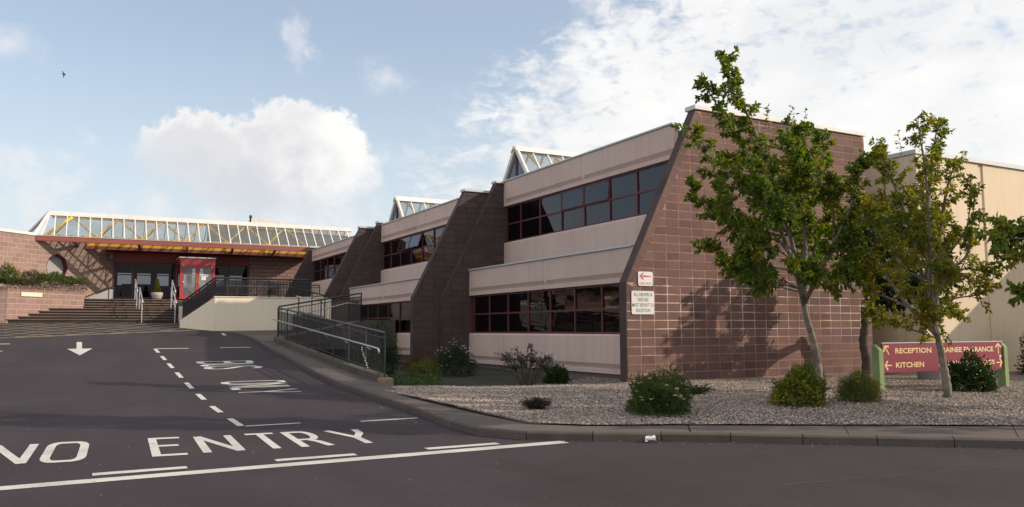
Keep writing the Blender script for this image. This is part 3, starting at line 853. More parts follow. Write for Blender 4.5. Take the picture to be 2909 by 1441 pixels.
def lay_blocks(outline, to3, s0, z0, s1, z1, whole_cb, cut_mb, pitch=.44, course=.225, bond=0.0, holes=(), d=.006, jit=.0012, gap=.0135):
    """fills a convex outline (s, z) with blocks; whole_cb(s, z) places a whole one or returns False"""
    r = 0; z = z0
    while z < z1:
        s = s0 - (bond * pitch if r % 2 else 0)
        while s < s1:
            rect = [(s + gap, z + gap), (s + pitch - gap, z + gap), (s + pitch - gap, z + course - gap), (s + gap, z + course - gap)]
            full = area2(rect); poly = rect
            for i in range(len(outline)):
                a, b = outline[i], outline[(i + 1) % len(outline)]
                poly = clip(poly, a[0], a[1], -(b[1] - a[1]), b[0] - a[0])
                if len(poly) < 3: break
            ok = len(poly) >= 3 and area2(poly) > .004
            if ok:
                for hx, hz, hr in holes:
                    if (s + pitch / 2 - hx) ** 2 + (z + course / 2 - hz) ** 2 < hr ** 2: ok = False
            if ok:
                if not (area2(poly) > full * .995 and whole_cb(s + pitch / 2, z + course / 2)):
                    q = [poly[0]]
                    for p in poly[1:]:
                        if (p[0] - q[-1][0]) ** 2 + (p[1] - q[-1][1]) ** 2 > 1e-5: q.append(p)
                    if len(q) > 2:
                        poly_block(cut_mb, q, to3, d + random.uniform(-jit, jit))
            s += pitch
        z += course; r += 1

def tag_stuff(o):
    o['kind'] = 'stuff'; return o

# ------------------------------------------------------------------ office wing
office = thing('office_building', (13, 17, 0.15), 'two storey office wing with stepped block fins, cream panel bands and dark ribbon windows', 'building')

def fin_profile(xf, zk, xt, zt, xb, zb=0.0):
    return [(xf, zb), (xf, zk), (xt, zt), (xb, zt), (xb, zb)]
def ccw(poly):
    a = sum(poly[i][0] * poly[(i + 1) % len(poly)][1] - poly[(i + 1) % len(poly)][0] * poly[i][1] for i in range(len(poly)))
    return poly if a > 0 else poly[::-1]

def gable():
    """the long sunlit end wall with its sloping left edge"""
    y0, y1 = 16.732, 17.02
    prof = fin_profile(12.36, 2.70, 14.80, 7.50, 21.66)
    wall = MB(); wall.prism([(x, y0, z) for x, z in prof], (0, y1 - y0, 0))
    w = wall.build('gable_wall', M['mortar'], office)
    w['label'] = 'sunlit gable wall of mauve blocks with orange joints and a sloping edge'
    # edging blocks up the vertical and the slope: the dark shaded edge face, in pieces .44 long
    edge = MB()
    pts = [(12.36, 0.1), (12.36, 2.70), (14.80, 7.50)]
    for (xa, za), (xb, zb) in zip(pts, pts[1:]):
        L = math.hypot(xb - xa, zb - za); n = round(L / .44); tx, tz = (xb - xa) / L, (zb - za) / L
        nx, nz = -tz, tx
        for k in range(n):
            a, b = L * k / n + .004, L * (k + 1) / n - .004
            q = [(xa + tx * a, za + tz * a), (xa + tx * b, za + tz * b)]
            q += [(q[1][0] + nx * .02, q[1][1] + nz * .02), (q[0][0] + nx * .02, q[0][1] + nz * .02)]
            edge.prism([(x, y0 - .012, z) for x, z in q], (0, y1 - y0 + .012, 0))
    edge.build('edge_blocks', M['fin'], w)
    # border blocks following the slope on the face
    to3 = lambda s, z, d: (s, y0 - d, z)
    bord = MB()
    sx, sz = 14.80 - 12.36, 7.50 - 2.70; L = math.hypot(sx, sz); tx, tz = sx / L, sz / L; nx, nz = tz, -tx
    n = int(L / .44)
    for k in range(n):
        a, b = L * k / n + .011, L * (k + 1) / n - .011
        q = [(12.365 + tx * a, 2.70 + tz * a), (12.365 + tx * a + nx * .20, 2.70 + tz * a + nz * .20), (12.365 + tx * b + nx * .20, 2.70 + tz * b + nz * .20), (12.365 + tx * b, 2.70 + tz * b)]
        q = clip(clip(q, 0, 7.49, 0, -1), 0, 2.72, 0, 1)
        if len(q) > 2: poly_block(bord, q, to3)
    ax, az_ = 12.365 + nx * .21, 2.70 + nz * .21
    inner = ccw([(12.365, .02), (12.365, az_ - (ax - 12.365) * tz / tx), (ax + tx * (7.49 - az_) / tz, 7.49), (21.65, 7.49), (21.65, .02)])
    poly_block(bord, [(12.37, az_ - (ax - 12.365) * tz / tx + .02), (ax - .006, az_ + .005), (12.37, 2.69)], to3)
    tag_stuff(bord.build('slope_blocks', M['block'], w))
    spots = []
    rest = MB()
    def cb(s, z):
        spots.append((s, z)); return True
    lay_blocks(inner, to3, 12.365, -.05, 21.7, 7.6, cb, rest)
    spots.sort(key=lambda p: (p[0] ** 2 + 16.7 ** 2 + (p[1] - 1.5) ** 2) + (60 if p[0] > 15.3 and p[1] > 4.2 else 0) - (40 if p[1] < 4.2 and p[0] < 18.5 else 0) + (400 if p[1] < .12 else 0))
    for i, (s, z) in enumerate(spots):
        if i < 290:
            o = place_mesh('block', random.choice(BLOCKS), w, (s + random.uniform(-.003, .003), y0 + random.uniform(-.003, .003), z + random.uniform(-.002, .002)))
        else:
            poly_block(rest, [(s - .2065, z - .0995), (s + .2065, z - .0995), (s + .2065, z + .0995), (s - .2065, z + .0995)], to3, .006 + random.uniform(-.0012, .0012))
    tag_stuff(rest.build('block_field', M['block'], w))
    # metal coping along the top, its end showing over the slope
    c = MB(); c.box(14.74, 21.70, 16.68, 17.10, 7.53, 7.66); c.build('coping', M['white_trim'], office, bevel=.01)
    # return at the far right and the back of the block
    b = MB(); b.box(21.36, 21.66, 17.02, 40, 0, 7.45); b.build('rear_wall', M['fin'], office)
gable()

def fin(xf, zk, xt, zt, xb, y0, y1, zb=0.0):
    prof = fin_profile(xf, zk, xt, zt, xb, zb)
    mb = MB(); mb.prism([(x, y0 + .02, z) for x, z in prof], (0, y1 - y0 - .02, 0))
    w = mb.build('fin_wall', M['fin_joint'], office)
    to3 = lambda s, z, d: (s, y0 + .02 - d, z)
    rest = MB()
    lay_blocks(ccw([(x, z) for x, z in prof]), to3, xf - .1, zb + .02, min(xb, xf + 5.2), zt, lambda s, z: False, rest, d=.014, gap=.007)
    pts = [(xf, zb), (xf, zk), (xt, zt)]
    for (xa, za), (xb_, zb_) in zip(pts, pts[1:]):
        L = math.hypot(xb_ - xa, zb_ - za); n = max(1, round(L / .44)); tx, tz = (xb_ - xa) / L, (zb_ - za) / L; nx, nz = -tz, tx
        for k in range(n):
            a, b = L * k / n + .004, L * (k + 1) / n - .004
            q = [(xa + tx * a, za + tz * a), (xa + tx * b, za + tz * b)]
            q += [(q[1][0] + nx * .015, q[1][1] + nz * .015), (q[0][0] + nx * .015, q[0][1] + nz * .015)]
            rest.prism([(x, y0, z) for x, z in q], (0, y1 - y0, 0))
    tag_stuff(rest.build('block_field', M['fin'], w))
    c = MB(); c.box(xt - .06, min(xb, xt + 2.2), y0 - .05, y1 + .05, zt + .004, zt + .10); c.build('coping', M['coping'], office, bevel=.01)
fin(11.77, 2.67, 13.95, 7.06, 21.3, 27.0, 27.3)
fin(10.74, 2.67, 12.785, 6.70, 14.6, 27.31, 27.6)
fin(10.58, 2.67, 12.55, 6.56, 20.0, 36.5, 36.8)
fin(9.93, 2.67, 11.77, 6.31, 13.2, 36.81, 37.1)
fin(10.0, 2.85, 11.55, 6.12, 12.4, 45.2, 45.5)

def panel(x, y0, y1, z0, z1, foot=True, crest=False, th=.16):
    """a precast band: plain face, undercut shadow band and projecting lip with mitred ends"""
    zl = z0 + .27 if foot else z0
    top = [(.035, z1), (0.0, z1 - .05)] if crest else [(0, z1), (0, z1 - .01)]
    prof = top + [(0, zl), (.085, z0 + .135), (.02, z0 + .12), (.02, z0), (th, z0), (th, z1)] if foot else top + [(0, z0), (th, z0), (th, z1)]
    flat_ = top + [(0, zl), (.0, z0 + .135), (.0, z0 + .12), (.0, z0), (th, z0), (th, z1)] if foot else prof
    ys = [(y0, flat_), (y0 + .14, prof), (y1 - .14, prof), (y1, flat_)]
    mb = MB(); mb.loft([[(x + d, y, z) for d, z in p] for y, p in ys])
    return mb.build('wall_panel', M['panel'], office)
def panels(x, y0, ym, y1, z0, z1, **k):
    panel(x, y0, ym - .007, z0, z1, **k); panel(x, ym + .007, y1, z0, z1, **k)
def coping(x0, x1, y0, y1, z, t=.055):
    mb = MB(); mb.box(x0, x1, y0, y1, z + .003, z + t); mb.build('coping', M['coping'], office, bevel=.006)

def ribbon(x, y0, y1, z0, z1, mull, tilt=(), zt=None):
    """a ribbon window: red frame, mullions, a transom, and each pane a piece of its own"""
    zt = zt or (z0 + z1) / 2; w = .055
    fr = MB()
    fr.box(x - .03, x + .05, y0, y1, z0, z0 + w); fr.box(x - .03, x + .05, y0, y1, z1 - w, z1)
    ys = [y0] + [q for q in mull if y0 + .2 < q < y1 - .1] + [y1]
    for q in ys:
        a = min(max(q, y0 + w / 2), y1 - w / 2)
        fr.box(x - .034, x + .054, a - w / 2, a + w / 2, z0 + w, z1 - w)
    for a, b in zip(ys, ys[1:]):
        fr.box(x - .026, x + .044, a + w / 2, b - w / 2, zt - w / 2, zt + w / 2)
    win = fr.build('window', M['red_frame'], office)
    k = 0
    for a, b in zip(ys, ys[1:]):
        for lo, hi in ((z0 + w, zt - w / 2), (zt + w / 2, z1 - w)):
            mb = MB(); t = tilt[k] if k < len(tilt) and hi > zt + .2 else 0.0
            yy0, yy1 = a + w / 2 + .004, b - w / 2 - .004
            if t:      # top-hung vent pushed open: a thin sash with its own frame
                h = hi - lo; ox = -math.sin(t) * h; oz = h - math.cos(t) * h
                q = lambda f: (x - .02 + ox * (1 - f), hi - h * (1 - f) * math.cos(t))
                (xb, zb), (xt_, zt_) = q(0), q(1)
                mb.hexa([(xb - .004, yy0, zb), (xb + .004, yy0, zb), (xb + .004, yy1, zb), (xb - .004, yy1, zb)], [(xt_ - .004, yy0, zt_), (xt_ + .004, yy0, zt_), (xt_ + .004, yy1, zt_), (xt_ - .004, yy1, zt_)])
                s = MB()
                for pa, pb in (((xb, yy0, zb), (xt_, yy0, zt_)), ((xb, yy1, zb), (xt_, yy1, zt_)), ((xb, yy0, zb), (xb, yy1, zb)), ((xt_, yy0, zt_), (xt_, yy1, zt_))):
                    s.bar(pa, pb, .035, .035, (1, 0, .1))
                s.build('opening_sash', M['red_frame'], win)
                mb.build('pane', M['window_glass'], win)
            else:
                j = random.uniform(-.004, .004)
                mb.hexa([(x + .003 + j, yy0, lo), (x + .011 + j, yy0, lo), (x + .011 - j, yy1, lo), (x + .003 - j, yy1, lo)], [(x + .003 - j, yy0, hi), (x + .011 - j, yy0, hi), (x + .011 + j, yy1, hi), (x + .003 + j, yy1, hi)])
                mb.build('pane', M['window_glass'], win)
        k += 1
    return win

def bay(y0, y1, ym, xl, xu, zb, zs, zl, zlt, zus, zuh, zt, lm, um, ground=.0, ltilt=(), utilt=()):
    # lower storey
    p = MB(); p.box(xl + .10, xl + .3, y0, y1, ground, zb + .02); p.build('plinth', M['plinth'], office)
    panels(xl, y0, ym, y1, zb, zs, crest=True)
    ribbon(xl + .13, y0 + .02, y1 - .02, zs + .004, zl, lm, ltilt)
    panels(xl, y0, ym, y1, zl + .003, zlt)
    coping(xl - .05, xl + .2, y0 + .002, y1 - .002, zlt)
    r = MB(); r.box(xl + .165, xu + .02, y0, y1, zlt - .3, zlt - .06); r.build('ledge_roof', M['roof'], office)
    # upper storey
    panels(xu, y0, ym, y1, zlt - .05, zus, foot=False, crest=True)
    ribbon(xu + .13, y0 + .02, y1 - .02, zus + .004, zuh, um, utilt)
    panels(xu, y0, ym, y1, zuh + .003, zt)
    coping(xu - .04, xu + .22, y0 + .002, y1 - .002, zt)
    r = MB(); r.box(xu + .165, 21.3, y0, y1, zt - .45, zt - .15); r.build('roof', M['roof'], office)
    # rooms behind the glass
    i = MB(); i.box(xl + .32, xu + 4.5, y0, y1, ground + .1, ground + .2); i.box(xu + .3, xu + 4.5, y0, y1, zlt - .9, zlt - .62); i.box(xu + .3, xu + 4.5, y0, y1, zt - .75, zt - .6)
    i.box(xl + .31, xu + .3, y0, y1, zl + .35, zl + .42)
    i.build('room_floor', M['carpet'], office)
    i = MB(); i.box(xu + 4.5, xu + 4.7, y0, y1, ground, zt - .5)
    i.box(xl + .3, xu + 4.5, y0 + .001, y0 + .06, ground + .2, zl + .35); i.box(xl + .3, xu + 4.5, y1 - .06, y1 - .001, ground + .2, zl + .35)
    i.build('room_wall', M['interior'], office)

bay(17.02, 27.0, 21.6, 12.80, 14.26, .315, 1.385, 2.76, 3.68, 4.79, 6.18, 7.12,
    [17.2, 18.61, 20.0, 21.39, 22.77, 24.16, 25.55, 26.8], [17.43, 18.84, 20.23, 21.64, 23.02, 24.46, 25.87],
    utilt=(0, 0, .0, .05, .045, 0, 0))
bay(27.6, 36.5, 31.9, 11.18, 12.68, .56, 1.39, 2.62, 3.395, 4.315, 5.64, 6.45,
    [28.9, 30.2, 31.5, 32.8, 34.1, 35.3], [29.16, 30.34, 31.6, 32.85, 34.15, 35.41], ground=.0, utilt=(0, 0, 0, .30, .26, 0, 0))
bay(37.1, 45.2, 41.2, 10.15, 11.64, .6, 1.4, 2.4, 3.12, 4.17, 5.35, 5.95,
    [38.4, 39.7, 41.0, 42.3, 43.6], [38.5, 39.8, 41.1, 42.4, 43.7], ground=.0)

def ridge_light(xg, yc, zap, half, zlow, x1, n):
    """glazed ridge roof light running back from the parapet: upstand, gable, bars, panes, ridge cap"""
    zb = zlow
    u = MB(); u.box(xg, x1, yc - half, yc + half, 5.6, zb); sk = u.build('roof_light', M['coping'], office)
    g_ = MB()
    A, B, C = Vector((xg, yc - half, zb)), Vector((xg, yc + half, zb)), Vector((xg, yc, zap))
    for p, q in ((A, C), (B, C)):
        g_.bar(p, q, .16, .10, (1, 0, 0)); g_.bar(p + Vector((x1 - xg, 0, 0)), q + Vector((x1 - xg, 0, 0)), .16, .10, (1, 0, 0))
    for k in range(1, n):
        x = xg + (x1 - xg) * k / n
        for sg in (-1, 1):
            g_.bar((x, yc + sg * half, zb), (x, yc, zap), .07, .06, (1, 0, 0))
    g_.bar((xg, yc - half, zb), (x1, yc - half, zb), .1, .1); g_.bar((xg, yc + half, zb), (x1, yc + half, zb), .1, .1)
    g_.build('glazing_bar', M['white_trim'], sk)
    c = MB(); c.prism([(xg - .1, yc - .26, zap - .2), (xg - .1, yc, zap + .06), (xg - .1, yc + .26, zap - .2), (xg - .1, yc, zap - .08)], (x1 - xg + .2, 0, 0)); c.build('ridge_cap', M['white_trim'], sk)
    for k in range(n):
        xa, xb = xg + (x1 - xg) * k / n + .04, xg + (x1 - xg) * (k + 1) / n - .04
        for sg in (-1, 1):
            q = [(xa, yc + sg * half, zb), (xb, yc + sg * half, zb), (xb, yc + sg * .1, zap - .1), (xa, yc + sg * .1, zap - .1)]
            m_ = MB(); m_.prism(q, (0, sg * .008, .008)); m_.build('pane', M['roof_glass'], sk)
    e = MB(); e.prism([(xg + .05, yc - half * .93, zb), (xg + .05, yc + half * .93, zb), (xg + .05, yc, zap - .12)], (.01, 0, 0)); e.build('gable_pane', M['window_glass'], sk)
    e = MB(); e.box(xg, xg + .06, yc - .06, yc + .06, zb, zap - .15); e.build('gable_post', M['red_frame'], sk)
    t = MB()
    for k in range(3):
        x = xg + .4 + k * 1.3
        t.tube([(x, yc - .05, zap - .15), (x + .9, yc - half * .6, zb)], .05); t.tube([(x + .9, yc - half * .6, zb), (x + 1.5, yc, zap - .2)], .05)
    t.build('roof_brace', M['yellow'], sk)
ridge_light(15.3, 27.95, 8.80, 1.0, 7.5, 20.8, 8)
ridge_light(14.0, 38.07, 8.14, .97, 6.95, 19.6, 8)

# ------------------------------------------------------------------ entrance building
ent = thing('entrance_building', (3, 47, 3.0), 'pink block entrance building with glazed ridge roof, red fascia and red double doors', 'building')
S2 = math.sqrt(0.5)
def diag(px, py):
    """local frame of a wall at 45 degrees: s along (1,1), d out of the wall towards (1,-1)"""
    return lambda s, z, d: (px + S2 * (s + d), py + S2 * (s - d), z)
TW = diag(-1.78, 45.6)
def quad_wall(mb, T, poly, th):
    mb.prism([T(s, z, 0) for s, z in poly], Vector(T(0, 0, -th)) - Vector(T(0, 0, 0)))

def corner_wall():
    oc, oz, orad = 1.30, 4.70, .70
    mb = MB()
    zt = 6.16
    quad_wall(mb, TW, [(-11, 1.6), (oc - orad, 1.6), (oc - orad, zt), (-11, zt)], .3)
    quad_wall(mb, TW, [(oc + orad, 1.6), (5.02, 1.6), (5.02, zt), (oc + orad, zt)], .3)
    quad_wall(mb, TW, [(oc - orad, 1.6), (oc + orad, 1.6), (oc + orad, oz - orad), (oc - orad, oz - orad)], .3)
    quad_wall(mb, TW, [(oc - orad, oz + orad), (oc + orad, oz + orad), (oc + orad, zt), (oc - orad, zt)], .3)
    k = orad * S2
    for sx in (-1, 1):
        for sz in (-1, 1):
            quad_wall(mb, TW, [(oc, oz + sz * orad), (oc + sx * orad, oz + sz * orad), (oc + sx * orad, oz), (oc + sx * k, oz + sz * k)], .3)
    w = mb.build('corner_wall', M['pink_mortar'], ent)
    rest = MB(); cnt = [0]
    def cb(s, z):
        if s < -2.4 or z < 3.1 or cnt[0] > 285: return False
        cnt[0] += 1
        p = TW(s, z, random.uniform(-.003, .003))
        place_mesh('block', random.choice(PINKS), w, p, R(45)); return True
    n = 8
    # blocks are cut round the octagon
    def lay(out):
        lay_blocks(ccw(out), TW, -6.6, 1.65, 5.0, 6.15, cb, rest, bond=.5)
    lay([(-6.6, 1.7), (oc - orad - .03, 1.7), (oc - orad - .03, 6.15), (-6.6, 6.15)])
    lay([(oc + orad + .03, 1.7), (5.0, 1.7), (5.0, 6.15), (oc + orad + .03, 6.15)])
    lay([(oc - orad - .02, 2.9), (oc + orad + .02, 2.9), (oc + orad + .02, oz - orad - .02), (oc - orad - .02, oz - orad - .02)])
    lay([(oc - orad - .02, oz + orad + .02), (oc + orad + .02, oz + orad + .02), (oc + orad + .02, 6.15), (oc - orad - .02, 6.15)])
    for sx in (-1, 1):
        for sz in (-1, 1):
            a = (oc, oz + sz * (orad + .02)); b = (oc + sx * (orad + .02), oz + sz * (orad + .02)); c = (oc + sx * (orad + .02), oz); e = (oc + sx * (k + .02), oz + sz * (k + .02))
            lay([a, b, e]); lay([b, c, e])
    tag_stuff(rest.build('block_field', M['pink_block'], w))
    # octagonal recess
    fr = MB(); vo = [(oc + (orad - .002) * math.sin(R(45 * q)), oz + (orad - .002) * math.cos(R(45 * q))) for q in range(8)]
    vi = [(oc + (orad - .05) * math.sin(R(45 * q)), oz + (orad - .05) * math.cos(R(45 * q))) for q in range(8)]
    for q in range(8):
        a, b, c, d = vo[q], vo[(q + 1) % 8], vi[(q + 1) % 8], vi[q]
        quad_wall(fr, TW, [a, b, c, d], .30)
    win = fr.build('octagonal_window', M['red_frame'], ent)
    p = MB(); p.prism([TW(s, z, -.24) for s, z in vi], Vector(TW(0, 0, -.26)) - Vector(TW(0, 0, -.24))); p.build('infill_panel', M['grey_panel'], win)
    # white capping on the part left of the canopy
    c = MB(); c.prism([TW(-11, 6.163, .05), TW(-.02, 6.163, .05), TW(-.02, 6.29, .05), TW(-11, 6.29, .05)], Vector(TW(0, 0, -.4)) - Vector(TW(0, 0, .05)))
    c.build('coping', M['white_trim'], ent)
corner_wall()

def front_wall():
    y = 49.15
    mb = MB(); mb.box(8.97, 12.6, y, y + .3, 2.8, 6.1); mb.box(1.5, 8.97, y, y + .25, 5.80, 6.1)
    w = mb.build('front_wall', M['fin_joint'], ent)
    rest = MB(); lay_blocks(ccw([(8.98, 2.9), (12.5, 2.9), (12.5, 6.05), (8.98, 6.05)]), lambda s, z, d: (s, y - d, z), 8.98, 2.9, 12.5, 6.05, lambda s, z: False, rest, bond=.5)
    tag_stuff(rest.build('block_field', M['pink_block'], w))
    h = MB(); h.box(1.72, 8.97, y - .03, y + .08, 5.30, 5.798); h.build('header_panel', M['red_fascia'], ent)
    def win(x0, x1, mull):
        fr = MB(); w_ = .09; z0, z1 = 3.28, 5.298
        fr.box(x0, x1, y, y + .1, z1 - .07, z1); fr.box(x0, x1, y, y + .1, z0, z0 + .07)
        ys = [x0 + w_ / 2] + mull + [x1 - w_ / 2]
        for q in ys: fr.box(q - w_ / 2, q + w_ / 2, y - .02, y + .12, z0 + .07, z1 - .07)
        for a, b in zip(ys, ys[1:]): fr.box(a + w_ / 2, b - w_ / 2, y + .01, y + .09, 4.56, 4.61)
        o = fr.build('entrance_window', M['red_frame'], ent)
        for a, b in zip(ys, ys[1:]):
            for lo, hi in ((z0 + .07, 4.56), (4.61, z1 - .07)):
                m_ = MB(); m_.box(a + w_ / 2, b - w_ / 2, y + .04, y + .05, lo, hi); m_.build('pane', M['entrance_glass'], o)
    win(1.75, 4.98, [2.77, 3.95]); win(6.73, 8.96, [7.83])
    # reception hall behind
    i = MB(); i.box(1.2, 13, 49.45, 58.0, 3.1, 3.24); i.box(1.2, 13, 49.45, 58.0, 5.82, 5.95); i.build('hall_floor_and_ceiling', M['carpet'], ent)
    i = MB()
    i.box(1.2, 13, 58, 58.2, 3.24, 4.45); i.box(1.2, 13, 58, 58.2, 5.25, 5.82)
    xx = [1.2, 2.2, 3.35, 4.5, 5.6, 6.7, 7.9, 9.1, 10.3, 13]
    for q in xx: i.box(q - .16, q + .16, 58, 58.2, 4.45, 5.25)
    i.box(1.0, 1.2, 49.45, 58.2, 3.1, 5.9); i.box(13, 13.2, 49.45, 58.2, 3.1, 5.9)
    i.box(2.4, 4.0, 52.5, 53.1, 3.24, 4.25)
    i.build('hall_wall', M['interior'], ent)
    r = MB(); r.box(1.0, 16, 48.6, 62, 6.11, 6.24); r.build('roof', M['roof'], ent)
front_wall()

def canopy():
    f = MB(); f.box(-1.80, 11.46, 45.52, 45.66, 5.92, 6.165); f.build('fascia', M['red_fascia'], ent, bevel=.008)
    f = MB(); f.box(-1.76, 11.44, 45.50, 45.70, 6.168, 6.20); f.build('fascia_flashing', M['coping'], ent)
    b = MB(); b.box(.36, 12.0, 47.66, 47.80, 5.80, 5.965); b.build('inner_beam', M['red_fascia'], ent)
    b = MB(); b.box(.40, 12.0, 47.68, 47.78, 5.968, 6.22); b.build('yellow_beam', M['yellow'], ent)
    for x in (-.2, 2.75, 5.1, 7.45, 9.75):
        s = MB(); s.bar((x, 45.67, 6.03), (x + .25, 47.66, 5.90), .11, .13); s.build('soffit_beam', M['red_frame'], ent)
    s = MB(); s.box(1.4, 12.4, 47.81, 49.14, 5.83, 5.93); s.build('soffit', M['red_frame'], ent)
    # glazed ridge
    yr, zr = 47.0, 7.50
    fr = MB(); n = 31; x0 = -1.55
    xs = [x0 + .522 * k for k in range(n)]
    for x in xs:
        fr.bar((x, 45.62, 6.20), (max(x, -1.28), yr - .05, zr - .04), .05, .05, (1, 0, 0))
        if x > -1.2: fr.bar((x, 48.45, 6.24), (x, yr + .05, zr - .04), .035, .05, (1, 0, 0))
    g_ = fr.build('ridge_glazing', M['white_trim'], ent)
    for a, b in zip(xs, xs[1:]):
        m_ = MB(); m_.prism([(a + .035, 45.64, 6.21), (b - .035, 45.64, 6.21), (max(b, -1.2) - .035, yr - .06, zr - .05), (max(a, -1.28) + .035, yr - .06, zr - .05)], (0, -.006, .008)); m_.build('pane', M['roof_glass'], g_)
    bk = MB()
    for a, b in zip(xs[1:], xs[2:]):
        bk.prism([(a + .035, 48.43, 6.25), (b - .035, 48.43, 6.25), (b - .035, yr + .06, zr - .05), (a + .035, yr + .06, zr - .05)], (0, .006, .008))
    bk.build('rear_panes', M['roof_glass'], g_)
    c = MB(); c.prism([(-1.34, yr - .17, zr - .13), (-1.34, yr - .10, zr + .10), (-1.34, yr + .10, zr + .10), (-1.34, yr + .17, zr - .13)], (15.8, 0, 0)); c.build('ridge_cap', M['white_trim'], ent)
    h = MB(); h.bar((-1.85, 45.62, 6.2), (-1.30, yr, zr + .03), .15, .13, (1, 0, 0)); h.bar((-2.45, 48.2, 6.25), (-1.32, yr, zr + .03), .17, .14, (1, 0, 0)); h.bar((-1.85, 45.62, 6.2), (-2.45, 48.2, 6.25), .15, .12)
    h.build('hip_edge', M['white_trim'], ent)
    m_ = MB(); m_.prism([(-1.85, 45.75, 6.25), (-2.40, 48.1, 6.30), (-1.33, yr, zr - .05)], (-.008, 0, .003)); m_.build('hip_pane', M['roof_glass'], ent)
    # yellow trusses inside
    t = MB(); t.tube([(-1.2, 46.95, 7.30), (12, 46.95, 7.30)], .05); t.tube([(-1.4, 46.2, 6.28), (12, 46.2, 6.28)], .055)
    t.tube([(-1.45, 46.1, 6.22), (-.30, 46.75, 7.28)], .095)
    x = -1.35; k = 0
    while x < 11.5:
        a = (x, 46.2, 6.28); b = (x + 1.0, 46.95, 7.3); c_ = (x + 1.15, 46.95, 7.3); d = (x + 2.15, 46.2, 6.28)
        t.tube([a, b], .05); t.tube([c_, d], .05)
        t.tube([(x + .1, 48.2, 6.3), (x + 1.0, 47.1, 7.3)], .045)
        x += 2.15; k += 1
    t.build('roof_truss', M['yellow'], ent)
    v = MB(); v.lathe((8.58, 47.0, 7.55), [(.045, 0), (.045, .30), (.075, .30), (.085, .36), (.07, .45), (.0, .47)], 12); v.build('roof_vent', M['black_metal'], ent)
    v = MB(); v.prism([(6.6, 48.9, 6.3), (15.0, 48.9, 6.3), (15.0, 48.9, 7.35), (12.6, 48.9, 7.40), (8.95, 48.9, 7.5), (6.6, 48.9, 7.5)], (0, .5, 0)); v.build('roof_upstand', M['roof'], ent)
    v = MB(); v.prism([(8.93, 48.8, 7.5), (12.6, 48.8, 7.36), (15.0, 48.8, 7.30), (15.0, 48.8, 7.68), (12.6, 48.8, 7.80), (8.93, 48.8, 8.12)], (0, .65, 0)); v.build('upstand_capping', M['white_trim'], ent)
canopy()

def doors():
    x0, x1, y, z0, z1 = 4.96, 6.75, 47.0, 3.22, 5.44
    f = MB(); w = .11
    f.box(x0, x0 + w, y, y + .12, z0, z1); f.box(x1 - w, x1, y, y + .12, z0, z1); f.box(x0 + w, x1 - w, y, y + .12, z1 - .36, z1)
    f.box(x0, x0 + .08, y + .12, 49.1, z1 - .3, z1); f.box(x0, x0 + .08, 49.0, 49.1, z0, z1 - .3); f.box(x0, x0 + .08, y + .12, 49.0, z0, z0 + .1)
    f.box(x1 - .08, x1, y + .12, 49.1, z1 - .3, z1); f.box(x1 - .08, x1, 49.0, 49.1, z0, z1 - .3); f.box(x1 - .08, x1, y + .12, 49.0, z0, z0 + .1)
    f.box(x0 + .08, x1 - .08, y + .12, 49.1, z1 - .12, z1)
    f.build('porch_frame', M['red_door'], ent)
    for q in (x0 + .03, x1 - .05):
        s = MB(); s.box(q, q + .01, y + .13, 48.99, z0 + .1, z1 - .3); s.build('side_pane', M['window_glass'], ent)
    t = MB(); t.box(x0 - .06, x1 + .04, y - .06, 49.1, z1 + .003, z1 + .065); t.build('porch_roof', M['white_trim'], ent)
    xm = (x0 + x1) / 2
    for sd, (a, b) in ((-1, (x0 + w + .005, xm - .004)), (1, (xm + .004, x1 - w - .005))):
        d = MB(); zt = z1 - .37; r = .085
        d.box(a, a + r, y + .02, y + .08, z0, zt); d.box(b - r, b, y + .02, y + .08, z0, zt); d.box(a + r, b - r, y + .02, y + .08, zt - r, zt); d.box(a + r, b - r, y + .02, y + .08, z0, z0 + .17)
        o = d.build('door', M['red_door'], ent)
        p = MB(); p.box(a + r, b - r, y + .045, y + .055, z0 + .17, zt - r); p.build('pane', M['door_glass'], o)
        hx = xm + sd * .05
        h = MB(); h.tube([(hx, y + .01, 4.05), (hx, y - .06, 4.05), (hx, y - .06, 4.38), (hx, y + .01, 4.38)], .016); h.build('handle', M['brass'], o)
        nx = xm + sd * .20
        n = MB(); n.prism([(nx - .085, y + .036, 4.58), (nx + .085, y + .036, 4.58), (nx + .06, y + .036, 4.87), (nx - .06, y + .036, 4.87)], (0, .006, 0)); n.build('notice', M['paper'], o)
        for q in (.0, .09): 
            k = MB(); k.box(nx - .04, nx + .04, y + .033, y + .035, 4.62 + q * 1.1, 4.675 + q * 1.1); k.build('notice_print', M['sign_black'], o)
        if sd > 0:
            n = MB(); n.box(nx + .0, nx + .25, y + .038, y + .043, 4.26, 4.45); n.build('notice', M['paper'], o)
            n = MB(); n.box(nx - .09, nx + .36, y + .038, y + .043, 4.53, 4.57); n.box(nx - .03, nx + .34, y + .038, y + .043, 4.46, 4.50); n.build('notice', M['paper'], o)
            n = MB(); n.box(nx - .19, nx - .10, y + .038, y + .043, 4.57, 4.72); n.build('notice', M['paper'], o)
    for q, z in ((x0 + .16, 5.02), (x0 + .16, 4.12), (x1 - .16, 4.98)):
        s = MB(); s.lathe((q, y - .02, z - .04), [(.0, 0), (.035, .012), (.045, .04), (.035, .07), (0, .08)], 12); s.build('door_lamp', M['paper'], ent)
    s = MB(); s.lathe((x1 - .05, y - .03, 4.27), [(.0, 0), (.035, .012), (.04, .04), (.03, .07), (0, .08)], 12); s.build('bell_push', M['brass'], ent)
    l = MB(); l.box(1.55, 1.72, 48.55, 48.75, 5.38, 5.62); l.build('wall_lamp', M['lamp'], ent, bevel=.02)
doors()

